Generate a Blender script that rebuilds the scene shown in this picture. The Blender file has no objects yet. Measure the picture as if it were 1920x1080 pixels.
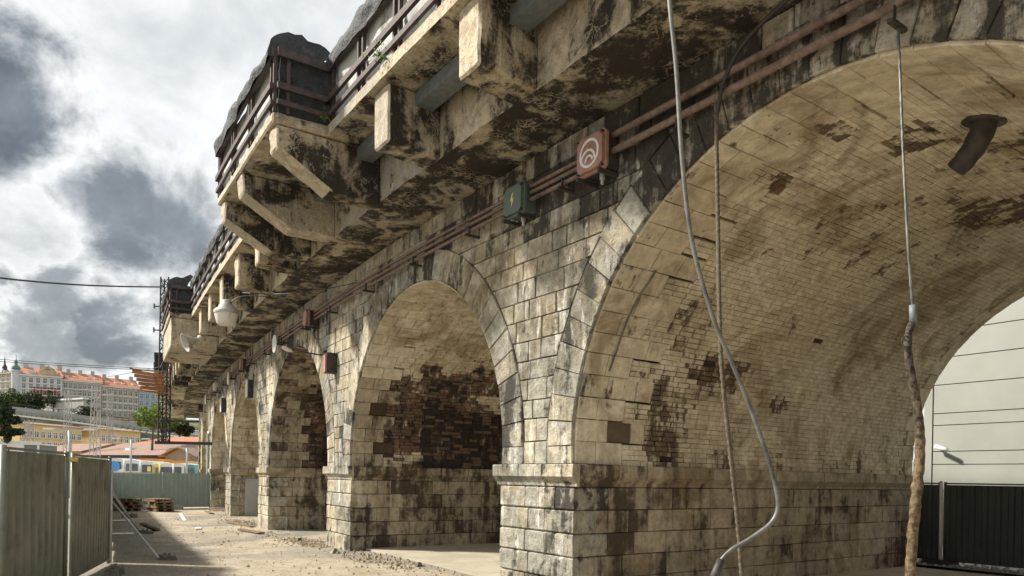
import bpy, math, random
from mathutils import Vector, Matrix, noise
SC = bpy.context.scene
COL = SC.collection
R = math.radians
# ------------------------------------------------------------------ camera
FPX, CXP, CYP, EYE, ROLL = 1358.0, 960.0, 896.0, 1.7, R(1.0)
_a = math.atan2(960, FPX)
FW = Vector((-math.cos(_a), math.sin(_a), 0)); RT = Vector((math.sin(_a), math.cos(_a), 0)); UP = Vector((0, 0, 1))
cam_d = bpy.data.cameras.new('camera'); cam = bpy.data.objects.new('camera', cam_d); COL.objects.link(cam)
# the picture's horizon falls to the right: the camera is rolled a little
rr = RT * math.cos(ROLL) + UP * math.sin(ROLL); uu = UP * math.cos(ROLL) - RT * math.sin(ROLL)
cam.matrix_world = Matrix(((rr.x, uu.x, -FW.x, 0), (rr.y, uu.y, -FW.y, 0), (rr.z, uu.z, -FW.z, EYE), (0, 0, 0, 1)))
cam_d.sensor_width = 36; cam_d.lens = FPX / 1920 * 36
cam_d.shift_y = (CYP - 540) / 1920; cam_d.clip_end = 3000; cam_d.clip_start = .05
SC.camera = cam
# ------------------------------------------------------------------ light
SC.view_settings.view_transform = 'Standard'; SC.view_settings.look = 'None'
SC.view_settings.exposure = 1.35; SC.view_settings.gamma = 1; SC.view_settings.use_curve_mapping = False
SUN_AZ = Vector((-.66, -.75, 0)).normalized(); SUN_EL = R(40)
sun_d = bpy.data.lights.new('sun', 'SUN'); sun = bpy.data.objects.new('sun', sun_d); COL.objects.link(sun)
sdir = SUN_AZ * math.cos(SUN_EL) + UP * math.sin(SUN_EL)
sun.rotation_euler = sdir.to_track_quat('Z', 'Y').to_euler(); sun.location = (-20, -20, 30)
sun_d.energy = 3.1; sun_d.angle = R(5); sun_d.color = (1, .94, .84)
W_ = bpy.data.worlds.new('World'); SC.world = W_; W_.use_nodes = True

class NT:
    """tiny node helper"""
    def __init__(s, tree): s.t = tree; s.n = tree.nodes; s.l = tree.links
    def new(s, typ, **kw):
        nd = s.n.new(typ)
        for k, v in kw.items(): setattr(nd, k, v)
        return nd
    def put(s, sock, v):
        if isinstance(v, bpy.types.NodeSocket): s.l.new(v, sock)
        elif isinstance(v, (tuple, list)) and len(v) == 3 and sock.type == 'RGBA': sock.default_value = (*v, 1)
        else: sock.default_value = v
    def math(s, op, a, b=0., c=None, clamp=False):
        m = s.new('ShaderNodeMath', operation=op, use_clamp=clamp); s.put(m.inputs[0], a); s.put(m.inputs[1], b)
        if c is not None: s.put(m.inputs[2], c)
        return m.outputs[0]
    def mix(s, f, a, b, typ='MIX'):
        m = s.new('ShaderNodeMix', data_type='RGBA', blend_type=typ); s.put(m.inputs[0], f); s.put(m.inputs[6], a); s.put(m.inputs[7], b)
        return m.outputs[2]
    def noise(s, vec, scale, detail=6, rough=.6, dist=0.):
        m = s.new('ShaderNodeTexNoise'); s.put(m.inputs['Vector'], vec); m.inputs['Scale'].default_value = scale
        m.inputs['Detail'].default_value = detail; m.inputs['Roughness'].default_value = rough; m.inputs['Distortion'].default_value = dist
        return m.outputs[0]
    def mus(s, vec, scale): return s.noise(vec, scale, 3, .5)
    def step(s, v, lo, hi):
        m = s.new('ShaderNodeMapRange', interpolation_type='SMOOTHSTEP'); s.put(m.inputs[0], v)
        m.inputs[1].default_value = lo; m.inputs[2].default_value = hi; return m.outputs[0]
    def scale(s, vec, xyz, off=(0, 0, 0)):
        m = s.new('ShaderNodeMapping'); s.put(m.inputs[0], vec); m.inputs[3].default_value = xyz; m.inputs[1].default_value = off
        return m.outputs[0]

w = NT(W_.node_tree); w.n.clear()
sky = w.new('ShaderNodeTexSky', sky_type='NISHITA', sun_disc=False)
sky.sun_elevation = SUN_EL; sky.sun_rotation = math.atan2(SUN_AZ.x, SUN_AZ.y); sky.dust_density = 2.5
bg1 = w.new('ShaderNodeBackground'); w.put(bg1.inputs[0], sky.outputs[0]); bg1.inputs[1].default_value = .09
tc = w.new('ShaderNodeTexCoord'); sep = w.new('ShaderNodeSeparateXYZ'); w.put(sep.inputs[0], tc.outputs['Generated'])
zz = w.math('MAXIMUM', w.math('ADD', sep.outputs[2], .62), .1)
cmb = w.new('ShaderNodeCombineXYZ')
w.put(cmb.inputs[0], w.math('DIVIDE', sep.outputs[0], zz)); w.put(cmb.inputs[1], w.math('DIVIDE', sep.outputs[1], zz)); cmb.inputs[2].default_value = 3.1
cv = w.scale(cmb.outputs[0], (1, 1, 1), (4.3, 1.7, 0))
big = w.noise(cv, 2.6, 8, .55, .15); fine = w.noise(cv, 7.5, 8, .6, .2)
def blob(px, py, rad_in, rad_out):     # a cloud bank around one direction of the sky
    v = (FW + RT * ((px - CXP) / FPX) + UP * ((CYP - py) / FPX)).normalized()
    d = w.new('ShaderNodeVectorMath', operation='DISTANCE'); w.put(d.inputs[0], tc.outputs['Generated']); d.inputs[1].default_value = v
    return w.math('SUBTRACT', 1.0, w.step(w.math('ADD', d.outputs['Value'], w.math('MULTIPLY', w.math('SUBTRACT', fine, .5), .20)), rad_in, rad_out))
dk = w.step(w.math('ADD', big, w.math('MULTIPLY', w.math('SUBTRACT', fine, .5), .35)), .54, .76)
low = w.math('SUBTRACT', 1.0, w.step(sep.outputs[2], .12, .62))
dk = w.math('MULTIPLY', dk, w.math('ADD', w.math('MULTIPLY', low, .85), .08))
for b in ((10, 225, .035, .095, 1.), (-110, 240, .05, .12, .95), (330, 440, .02, .09, .85), (220, 400, .02, .075, .85), (120, 375, .01, .06, .75), (220, 315, .0, .04, .5),
          (215, 605, .02, .065, .85), (320, 600, .02, .06, .7), (90, 565, .015, .06, .75), (60, 645, .02, .06, .7), (0, 540, .01, .04, .8), (160, 640, .01, .06, .6)):
    dk = w.math('MAXIMUM', dk, w.math('MULTIPLY', blob(*b[:4]), b[4]))
lite = w.mix(w.step(w.math('ADD', w.math('MULTIPLY', fine, .5), w.math('MULTIPLY', big, .5)), .36, .60), (.44, .46, .47), (.70, .71, .70))
ccol = w.mix(dk, lite, w.mix(w.step(fine, .35, .68), (.050, .064, .075), (.15, .17, .185)))
bg2 = w.new('ShaderNodeBackground'); w.put(bg2.inputs[0], ccol); bg2.inputs[1].default_value = .62
mx = w.new('ShaderNodeMixShader'); mx.inputs[0].default_value = .93
w.l.new(bg1.outputs[0], mx.inputs[1]); w.l.new(bg2.outputs[0], mx.inputs[2])
wo = w.new('ShaderNodeOutputWorld'); w.l.new(mx.outputs[0], wo.inputs[0])

# ------------------------------------------------------------------ materials
def mat(name, build, bump=None, rough=.9, metal=0, two=False):
    m = bpy.data.materials.new(name); m.use_nodes = True
    t = NT(m.node_tree); b = t.n['Principled BSDF']
    pos = t.new('ShaderNodeNewGeometry').outputs['Position']
    r = build(t, pos)
    col, h, dist = (r + (None, None))[:3] if isinstance(r, tuple) and len(r) and isinstance(r[0], bpy.types.NodeSocket) else (r, None, None)
    t.put(b.inputs['Base Color'], col); b.inputs['Roughness'].default_value = rough; b.inputs['Metallic'].default_value = metal
    if rough > .8: b.inputs['Specular IOR Level'].default_value = .25
    if h is not None:
        bp = t.new('ShaderNodeBump'); bp.inputs['Distance'].default_value = dist or .02; bp.inputs['Strength'].default_value = 1
        t.put(bp.inputs['Height'], h); t.l.new(bp.outputs[0], b.inputs['Normal'])
    return m
def attr(t, n):
    a = t.new('ShaderNodeAttribute', attribute_name=n); return a.outputs['Fac']

def masonry(A, B, C, dark, lo, hi, fs=7., bump=.02, pale=None, streak=True, mot=.6):
    def f(t, p):
        rnd, st = attr(t, 'rnd'), attr(t, 'st')
        n0 = t.noise(p, .55, 5, .6); n1 = t.noise(p, 2.3, 7, .65, .3); n2 = t.noise(p, fs, 8, .68); n3 = t.noise(p, fs * 5, 4, .7)
        c = t.mix(t.step(t.math('ADD', t.math('MULTIPLY', rnd, .55), t.math('MULTIPLY', n1, .6)), .3, .85), A, B)
        c = t.mix(t.step(t.math('ADD', n0, t.math('MULTIPLY', rnd, .22)), .50, .75), c, C)
        c = t.mix(t.step(n2, .30, .68), t.mix(1., c, (mot, mot * .97, mot * .92), 'MULTIPLY'), t.mix(1., c, (1.18, 1.17, 1.14), 'MULTIPLY'))
        n4 = t.noise(p, .9, 5, .6, 1.2); c = t.mix(t.step(n4, .46, .66), c, t.mix(1., c, (.60, .56, .49), 'MULTIPLY'))
        c = t.mix(t.step(n3, .57, .70), c, t.mix(.55 if mot < .8 else .3, c, (.06, .05, .035)))
        if pale:
            sv = t.noise(t.scale(p, (1.4, 1.4, .35)), 3.3, 8, .72)
            c = t.mix(t.math('MULTIPLY', t.step(sv, .53, .66), .8), c, pale)
        k = t.math('ADD', t.math('ADD', t.math('MULTIPLY', n1, .55), t.math('MULTIPLY', n2, .45)), t.math('MULTIPLY', t.math('SUBTRACT', n0, .5), .35))
        if streak:
            sk = t.noise(t.scale(p, (1.8, 1.8, .22)), 2.6, 6, .65)
            k = t.math('ADD', t.math('MULTIPLY', k, .62), t.math('MULTIPLY', sk, .38))
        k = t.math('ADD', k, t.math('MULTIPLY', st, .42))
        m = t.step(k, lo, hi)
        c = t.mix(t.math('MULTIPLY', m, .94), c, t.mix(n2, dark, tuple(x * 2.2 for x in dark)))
        h = t.math('ADD', t.math('ADD', t.math('MULTIPLY', n2, .8), t.math('MULTIPLY', n3, .45)), t.math('MULTIPLY', m, -.25))
        return c, h, bump
    return f
M = {}
M['ashlar'] = mat('weathered ashlar', masonry((.48, .42, .30), (.64, .58, .46), (.37, .36, .31), (.026, .023, .018), .53, .61, bump=.06, pale=(.78, .75, .66)))
M['jamb'] = mat('jamb ashlar', masonry((.47, .405, .30), (.62, .55, .43), (.40, .35, .27), (.040, .027, .018), .54, .65, bump=.045, mot=.74))
M['wash'] = mat('limewashed brick', masonry((.67, .61, .48), (.76, .70, .57), (.56, .49, .37), (.070, .046, .030), .59, .66, bump=.03, mot=.80))
M['redbrick'] = mat('sooty red brick', masonry((.215, .12, .082), (.36, .285, .21), (.13, .085, .062), (.020, .017, .016), .49, .59, bump=.03, pale=(.55, .46, .38)))
M['mortar'] = mat('mortar', masonry((.085, .066, .043), (.12, .095, .065), (.06, .05, .038), (.02, .018, .015), .5, .7, bump=.02))
def concrete(t, p):
    n1 = t.noise(p, 1.3, 7, .62, .6); n2 = t.noise(p, 6, 9, .7); n0 = t.noise(p, .5, 4, .6); n3 = t.noise(p, 30, 3, .7)
    st = attr(t, 'st')
    c = t.mix(t.step(n2, .30, .66), (.34, .275, .18), (.62, .54, .40))
    c = t.mix(t.step(n0, .48, .68), c, (.37, .34, .28))
    sv = t.noise(t.scale(p, (2.5, 2.5, .5)), 3.5, 8, .7)
    c = t.mix(t.math('MULTIPLY', t.step(sv, .56, .68), .6), c, (.72, .66, .54))
    vo = t.new('ShaderNodeTexVoronoi', feature='DISTANCE_TO_EDGE')
    wv = t.new('ShaderNodeVectorMath', operation='ADD'); t.put(wv.inputs[0], p)
    nz = t.new('ShaderNodeTexNoise'); t.put(nz.inputs[0], p); nz.inputs['Scale'].default_value = 5; nz.inputs['Detail'].default_value = 6
    ws = t.new('ShaderNodeVectorMath', operation='SCALE'); t.l.new(nz.outputs['Color'], ws.inputs[0]); ws.inputs[3].default_value = .55
    t.l.new(ws.outputs[0], wv.inputs[1]); t.l.new(wv.outputs[0], vo.inputs['Vector']); vo.inputs['Scale'].default_value = 5.5
    c = t.mix(t.math('MULTIPLY', t.step(t.noise(p, 11, 6, .7), .55, .68), .45), c, (.10, .08, .055))
    vein = t.step(t.math('ADD', vo.outputs['Distance'], t.math('MULTIPLY', t.math('SUBTRACT', t.noise(p, 1.7, 4, .6), .47), .55)), .005, .06)
    stk = t.noise(t.scale(p, (2.2, 2.2, .3)), 2.6, 7, .65)
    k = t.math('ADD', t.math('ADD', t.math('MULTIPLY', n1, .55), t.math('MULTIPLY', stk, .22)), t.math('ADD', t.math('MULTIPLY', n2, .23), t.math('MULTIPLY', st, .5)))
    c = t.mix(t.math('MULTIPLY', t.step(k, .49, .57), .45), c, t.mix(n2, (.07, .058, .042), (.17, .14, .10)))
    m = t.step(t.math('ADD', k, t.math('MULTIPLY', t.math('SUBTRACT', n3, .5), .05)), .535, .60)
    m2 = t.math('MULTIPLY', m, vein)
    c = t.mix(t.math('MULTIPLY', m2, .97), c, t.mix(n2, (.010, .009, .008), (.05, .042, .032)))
    c = t.mix(t.math('MULTIPLY', t.step(n3, .55, .68), .5), c, (.05, .04, .03))
    h = t.math('ADD', t.math('ADD', t.math('MULTIPLY', n2, .9), t.math('MULTIPLY', n3, .3)), t.math('MULTIPLY', m2, -.45))
    return c, h, .045
M['concrete'] = mat('burnt concrete', concrete)
def simple(A, B, sc=6., dirt=None, dl=.58, bump=.006, dirtscale=2.5):
    def f(t, p):
        n = t.noise(p, sc, 7, .65); n2 = t.noise(p, dirtscale, 7, .65)
        c = t.mix(t.step(n, .3, .7), A, B)
        if dirt: c = t.mix(t.step(n2, dl, dl + .14), c, dirt)
        return c, n, bump
    return f
M['steel'] = mat('blue grey steel', simple((.105, .125, .13), (.17, .19, .19), 9, (.06, .05, .04), .62), rough=.55)
M['rustpipe'] = mat('rusty pipe', simple((.13, .085, .062), (.25, .175, .135), 14, (.06, .035, .025), .55, .004), rough=.75)
M['darkrail'] = mat('tarred timber rail', simple((.030, .020, .018), (.075, .052, .045), 9, (.14, .10, .08), .66), rough=.7)
M['tarp'] = mat('dark tarpaulin', simple((.022, .025, .028), (.050, .055, .058), 7., (.10, .105, .107), .56, .09, 1.9), rough=.7)
M['cloth'] = mat('grey building fabric', simple((.40, .41, .40), (.56, .56, .53), 3, (.20, .19, .17), .55, .03, 1.8), rough=.85)
M['redbox'] = mat('faded red enamel', simple((.26, .135, .10), (.38, .21, .155), 9, (.16, .10, .075), .54), rough=.5)
M['greenbox'] = mat('grey green enamel', simple((.085, .115, .095), (.12, .15, .12), 9, (.07, .06, .045), .62), rough=.5)
M['dkmetal'] = mat('dark metal', simple((.025, .023, .022), (.06, .05, .045), 10), rough=.6)
M['white'] = mat('white paint', simple((.62, .61, .57), (.78, .77, .72), 8, (.42, .38, .30), .62), rough=.55)
M['yellow'] = mat('yellow paint', simple((.68, .58, .14), (.75, .65, .20)), rough=.5)
M['fence'] = mat('olive sheet metal', simple((.15, .155, .12), (.225, .225, .175), 2.6, (.11, .10, .075), .54, .004, 1.4), rough=.45)
M['fencegreen'] = mat('pale green sheet metal', simple((.29, .38, .335), (.37, .45, .40), 1.5, (.22, .28, .25), .6, .004), rough=.5)
M['fencedark'] = mat('dark green sheet metal', simple((.036, .046, .042), (.055, .066, .060), 1.5, (.05, .05, .042), .6, .004), rough=.45)
M['galv'] = mat('galvanised steel', simple((.36, .37, .36), (.52, .52, .50), 12, (.30, .26, .20), .6), rough=.45, metal=.3)
M['footconc'] = mat('foot concrete', simple((.10, .09, .075), (.19, .17, .14), 12, (.05, .045, .035), .6, .02))
M['wood'] = mat('old wood', simple((.16, .11, .065), (.28, .20, .12), 9, (.06, .045, .03), .55, .01))
M['rust'] = mat('rusty boards', simple((.20, .085, .035), (.36, .18, .085), 5, (.09, .045, .025), .58, .01))
M['cable'] = mat('grey cable sheath', simple((.07, .066, .06), (.19, .18, .16), 7, (.05, .045, .04), .54, .004), rough=.42)
M['rope'] = mat('dirty rope', simple((.07, .058, .04), (.16, .13, .09), 30, (.05, .04, .03), .6, .004))
def wrapf(t, p):
    n = t.noise(p, 22, 6, .7); n2 = t.noise(p, 4.5, 5, .6); sp = t.new('ShaderNodeSeparateXYZ'); t.put(sp.inputs[0], p)
    c = t.mix(t.step(n, .35, .65), (.065, .046, .028), (.20, .145, .085))
    k = t.step(t.math('ADD', sp.outputs[2], t.math('MULTIPLY', t.math('SUBTRACT', n2, .5), 1.6)), 2.0, 2.5)
    c = t.mix(k, c, t.mix(t.step(n, .4, .62), (.022, .018, .016), (.11, .085, .06)))
    return c, n, .012
M['wrap'] = mat('tape wrapped cable', wrapf)
M['lampglass'] = mat('frosted lamp bowl', simple((.62, .60, .52), (.72, .70, .63), 6), rough=.25)
M['lampmetal'] = mat('lamp aluminium', simple((.34, .33, .29), (.48, .46, .41), 8, (.22, .19, .15), .6), rough=.5)
M['panel'] = mat('white cladding panel', simple((.29, .295, .265), (.335, .34, .305), .6, (.33, .32, .28), .6, .002), rough=.6)
M['doorgrey'] = mat('grey painted board', simple((.40, .40, .37), (.52, .52, .48), 1.5, (.30, .28, .24), .62), rough=.6)
M['leaf'] = mat('leaves', lambda t, p: (t.mix(t.step(t.noise(p, 1.1, 5, .7), .35, .65), (.035, .055, .018), (.11, .14, .045)),))
M['leafdark'] = mat('dark leaves', lambda t, p: (t.mix(t.step(t.noise(p, 1.1, 5, .7), .35, .65), (.018, .028, .014), (.055, .075, .03)),))
M['leafbright'] = mat('bright leaves', lambda t, p: (t.mix(t.step(t.noise(p, .9, 5, .7), .35, .65), (.09, .14, .03), (.24, .32, .08)),))
M['bark'] = mat('bark', simple((.07, .055, .04), (.12, .095, .07), 8))
M['tile'] = mat('terracotta roof tiles', simple((.34, .13, .075), (.44, .20, .125), 1.2, (.26, .11, .07), .6))
M['brownroof'] = mat('brown felt roof', simple((.24, .155, .12), (.30, .205, .165), 1.0, (.20, .14, .11), .6))
M['wallpale'] = mat('pale grey stucco', simple((.50, .52, .54), (.58, .60, .61), .5))
M['wallcream'] = mat('cream stucco', simple((.44, .31, .24), (.52, .38, .30), .8, (.36, .22, .17), .6))
M['walltan'] = mat('tan stucco', simple((.42, .31, .20), (.54, .42, .29), .6, (.34, .24, .16), .6))
M['wallblue'] = mat('blue grey stucco', simple((.30, .38, .46), (.37, .45, .52), .5))
M['wallyellow'] = mat('yellow stucco', simple((.58, .44, .22), (.66, .51, .28), .5))
M['wallred'] = mat('dark red brickwork', simple((.15, .05, .04), (.21, .08, .06), 1.5))
M['stonegrey'] = mat('grey retaining stone', simple((.33, .33, .31), (.42, .41, .38), .5))
M['roadconc'] = mat('bridge concrete', simple((.26, .27, .255), (.36, .37, .35), .25, (.20, .20, .18), .58))
M['glass'] = mat('window glass', simple((.05, .06, .07), (.13, .15, .17), .8), rough=.15)
M['trim'] = mat('window surround', simple((.66, .65, .60), (.76, .74, .69), 1.))
M['bronze'] = mat('green copper', simple((.10, .16, .13), (.16, .24, .19), 2.))
M['blue'] = mat('blue print', simple((.05, .22, .55), (.10, .32, .66)), rough=.4)
M['teal'] = mat('teal paint', simple((.10, .30, .34), (.14, .36, .40)), rough=.4)
M['orange'] = mat('orange paint', simple((.72, .33, .05), (.78, .40, .09)), rough=.4)
M['carwhite'] = mat('white car paint', simple((.68, .69, .68), (.76, .77, .75), 1.), rough=.25)
M['tyre'] = mat('rubber', simple((.015, .015, .015), (.03, .03, .03)))
M['redlight'] = mat('red lamp glass', simple((.40, .03, .02), (.5, .05, .03)), rough=.3)
M['hill'] = mat('hillside', simple((.045, .06, .022), (.12, .12, .06), .12))
def groundf(t, p):
    n0 = t.noise(p, .22, 6, .6, .5); n1 = t.noise(p, 1.6, 8, .65); n2 = t.noise(p, 14, 8, .75); n3 = t.noise(p, 60, 3, .7)
    sp = t.new('ShaderNodeSeparateXYZ'); t.put(sp.inputs[0], p)
    c = t.mix(t.step(n1, .32, .68), (.41, .35, .26), (.57, .505, .405))
    c = t.mix(t.step(n0, .46, .62), c, (.30, .285, .25))
    yy = t.math('ADD', sp.outputs[1], t.math('MULTIPLY', sp.outputs[0], .085))
    asph = t.math('SUBTRACT', 1., t.step(t.math('ADD', yy, t.math('MULTIPLY', t.math('SUBTRACT', n1, .5), 3.)), 1.2, 2.6))
    c = t.mix(t.math('MULTIPLY', asph, .72), c, (.245, .23, .20))
    c = t.mix(t.step(n2, .3, .7), t.mix(1., c, (.66, .64, .6), 'MULTIPLY'), t.mix(1., c, (1.15, 1.14, 1.1), 'MULTIPLY'))
    c = t.mix(t.math('MULTIPLY', t.step(n3, .57, .70), .7), c, (.11, .09, .065))
    c = t.mix(t.math('MULTIPLY', t.step(n1, .62, .72), .55), c, (.13, .11, .085))
    return c, t.math('ADD', t.math('MULTIPLY', n2, 1.), t.math('ADD', t.math('MULTIPLY', n3, .5), n1)), .035
M['ground'] = mat('dirt ground', groundf)
M['slab'] = mat('concrete slab', simple((.34, .30, .225), (.44, .40, .31), 1.2, (.26, .22, .16), .58, .01))
M['rubble'] = mat('rubble', simple((.20, .16, .11), (.42, .35, .25), 4, None, bump=.01))
M['cobble'] = mat('cobbles', simple((.26, .255, .24), (.40, .39, .37), 6, (.18, .17, .15), .55, .02))

# ------------------------------------------------------------------ helpers
def tag(o, label=None, cat=None, group=None, kind=None):
    if label: o['label'] = label
    if cat: o['category'] = cat
    if group: o['group'] = group
    if kind: o['kind'] = kind
    return o
def link(name, me, m, parent=None):
    o = bpy.data.objects.new(name, me); COL.objects.link(o)
    if m is not None and not me.materials:
        for x in (m if isinstance(m, (list, tuple)) else [m]): me.materials.append(x)
    if parent: o.parent = parent
    return o
def mesh(name, v, f, m=None, parent=None, rnd=None, st=None, mi=None, smooth=False):
    me = bpy.data.meshes.new(name); me.from_pydata(v, [], f)
    for nm, arr in (('rnd', rnd), ('st', st)):
        a = me.attributes.new(nm, 'FLOAT', 'FACE')
        if arr is not None:
            a.data.foreach_set('value', arr if isinstance(arr, list) else [arr] * len(f))
    if mi: me.polygons.foreach_set('material_index', mi)
    if smooth: me.polygons.foreach_set('use_smooth', [True] * len(f))
    return link(name, me, m, parent)
def empty(name, loc, rz=0):
    o = bpy.data.objects.new(name, None); COL.objects.link(o); o.location = loc; o.rotation_euler = (0, 0, rz); o.empty_display_size = .2
    return o
def copy_tree(o, parent=None):
    c = o.copy(); COL.objects.link(c); c.parent = parent
    for ch in list(o.children): copy_tree(ch, c)
    return c
class MB:
    def __init__(s): s.v = []; s.f = []; s.mi = []; s.r = []; s.s = []
    def add(s, v, f, mi=0, r=.5, st=0.):
        o = len(s.v); s.v += [tuple(x) for x in v]; s.f += [tuple(i + o for i in q) for q in f]
        s.mi += [mi] * len(f); s.r += [r] * len(f); s.s += [st] * len(f); return s
    def box(s, a, b, mi=0, jit=0, **k):
        (x0, y0, z0), (x1, y1, z1) = a, b
        v = [(x, y, z) for z in (z0, z1) for y in (y0, y1) for x in (x0, x1)]
        if jit: v = [tuple(c + random.uniform(-jit, jit) for c in p) for p in v]
        return s.add(v, [(0, 2, 3, 1), (4, 5, 7, 6), (0, 1, 5, 4), (2, 6, 7, 3), (0, 4, 6, 2), (1, 3, 7, 5)], mi, **k)
    def beam(s, p, q, wd, h=None, mi=0, up=UP, **k):
        p, q = Vector(p), Vector(q); h = h or wd; d = (q - p).normalized()
        if abs(d.dot(up)) > .98: up = Vector((1, 0, 0))
        x = d.cross(up).normalized() * wd / 2; y = x.cross(d).normalized() * h / 2
        v = [c + sx * x + sy * y for c in (p, q) for sx, sy in ((-1, -1), (1, -1), (1, 1), (-1, 1))]
        return s.add(v, [(0, 1, 2, 3), (7, 6, 5, 4), (0, 4, 5, 1), (1, 5, 6, 2), (2, 6, 7, 3), (3, 7, 4, 0)], mi, **k)
    def tube(s, pts, rad, n=10, mi=0, relief=None, cap=True, **k):
        pts = [Vector(p) for p in pts]; N = len(pts); v = []; f = []; ref = None
        for i, p in enumerate(pts):
            d = (pts[min(i + 1, N - 1)] - pts[max(i - 1, 0)]).normalized()
            if ref is None: ref = d.cross(Vector((0, 0, 1)) if abs(d.z) < .9 else Vector((1, 0, 0))).normalized()
            ref = (ref - d * ref.dot(d)).normalized(); o = d.cross(ref)
            for j in range(n):
                a = j * 2 * math.pi / n; rd = rad(i) if callable(rad) else rad
                if relief: rd *= relief(i, a)
                v.append(p + ref * math.cos(a) * rd + o * math.sin(a) * rd)
        for i in range(N - 1):
            for j in range(n):
                f.append((i * n + j, i * n + (j + 1) % n, (i + 1) * n + (j + 1) % n, (i + 1) * n + j))
        if cap: f += [tuple(range(n))[::-1], tuple(range((N - 1) * n, N * n))]
        return s.add(v, f, mi, **k)
    def lathe(s, prof, c=(0, 0, 0), n=20, mi=0, **k):
        v = []; f = []
        for r, z in prof:
            for j in range(n):
                a = j * 2 * math.pi / n; v.append((c[0] + r * math.cos(a), c[1] + r * math.sin(a), c[2] + z))
        for i in range(len(prof) - 1):
            for j in range(n): f.append((i * n + j, i * n + (j + 1) % n, (i + 1) * n + (j + 1) % n, (i + 1) * n + j))
        return s.add(v, f, mi, **k)
    def rock(s, c, rd, **k):
        v = []
        for x, y, z in ((-1, -1, -1), (1, -1, -1), (1, 1, -1), (-1, 1, -1), (-1, -1, 1), (1, -1, 1), (1, 1, 1), (-1, 1, 1)):
            q = .62 if z > 0 else 1
            v.append((c[0] + x * rd * q * random.uniform(.5, 1.1), c[1] + y * rd * q * random.uniform(.5, 1.1), c[2] + (z * rd * random.uniform(.35, .8))))
        return s.add(v, [(0, 3, 2, 1), (4, 5, 6, 7), (0, 1, 5, 4), (1, 2, 6, 5), (2, 3, 7, 6), (3, 0, 4, 7)], 0, **k)
    def build(s, name, m, parent=None, smooth=False):
        return mesh(name, s.v, s.f, m, parent, s.r, s.s, s.mi, smooth)

def smooth_path(pts, n=8):
    P = [Vector(p) for p in pts]; P = [P[0] * 2 - P[1]] + P + [P[-1] * 2 - P[-2]]; out = []
    for i in range(1, len(P) - 2):
        a, b, c, d = P[i - 1:i + 3]
        for k in range(n):
            t = k / n
            out.append(.5 * ((2 * b) + (c - a) * t + (2 * a - 5 * b + 4 * c - d) * t * t + (3 * b - a - 3 * c + d) * t ** 3))
    out.append(P[-2]); return out
def at(px, py, t):                      # a point of the place, t metres ahead of the viewpoint
    sx = (px - CXP) / FPX; sy = (CYP - py) / FPX
    r_ = sx * math.cos(ROLL) - sy * math.sin(ROLL); u_ = sx * math.sin(ROLL) + sy * math.cos(ROLL)
    return Vector((0, 0, EYE)) + (FW + RT * r_ + UP * u_) * t

# ------------------------------------------------------------------ the viaduct's own coordinates
KT = [(-9., 0.), (-15.5, .064), (-23.8, .094), (-32., .120), (-40., .135), (-50., .185), (-70., .22)]      # heading of the curve along the line
def sl(x):
    if x >= -9: return 0.
    for (a, p), (b, q) in zip(KT, KT[1:]):
        if x >= b: return p + (q - p) * (a - x) / (a - b)
    return .22
KI = [0.]
for (a_, p_), (b_, q_) in zip(KT, KT[1:]): KI.append(KI[-1] + (a_ - b_) * (p_ + q_) / 2)
def off(x):
    if x >= -9: return 0.
    for i, ((a, p), (b, q)) in enumerate(zip(KT, KT[1:])):
        if x >= b: return KI[i] + (a - x) * (p + sl(x)) / 2
    return KI[-1] + (KT[-1][0] - x) * .22
def dip(x):                                # the yard falls a little towards its far end
    t = max(0., min(1., (-14 - x) / 8)); return -.14 * t * t * (3 - 2 * t)
def Wp(s, d, z):
    q = sl(s); n = math.hypot(1, q)
    return (s + d * q / n, 6.3 + off(s) + d / n, z)
TOP = 6.37; DEPTH = 9.1
ARCH = [(4.4, 3.4, 2.15), (-4.05, 3.42, 2.15), (-12.31, 3.18, 2.16), (-20.5, 3.32, 2.0), (-28.75, 3.33, 2.0), (-37.0, 3.3, 2.0), (-45.0, 3.4, 1.95), (-53.4, 3.4, 1.95), (-61.8, 3.4, 1.95)]
RING = .55; Z0 = 1.9; XR = 9.6; XL = -67.0
def prof(k, a):
    c, r, cz = ARCH[k]; h = cz - Z0; L = 2 * h + math.pi * r
    if a < h: return c - r, Z0 + a, 1., 0.
    if a > L - h: return c + r, Z0 + (L - a), -1., 0.
    th = (a - h) / r
    return c - r * math.cos(th), cz + r * math.sin(th), math.cos(th), -math.sin(th)
def arclen(k): c, r, cz = ARCH[k]; return 2 * (cz - Z0) + math.pi * r
via = empty('railway_viaduct', Wp(-8.3, 0, 0))
tag(via, 'long soot-stained stone arch railway viaduct with overhanging concrete deck along the dirt yard', 'viaduct')
def under(o):                              # keep world coordinates under the viaduct
    o.parent = via; o.matrix_parent_inverse = Matrix.Translation(-Vector(via.location)); return o

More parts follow.
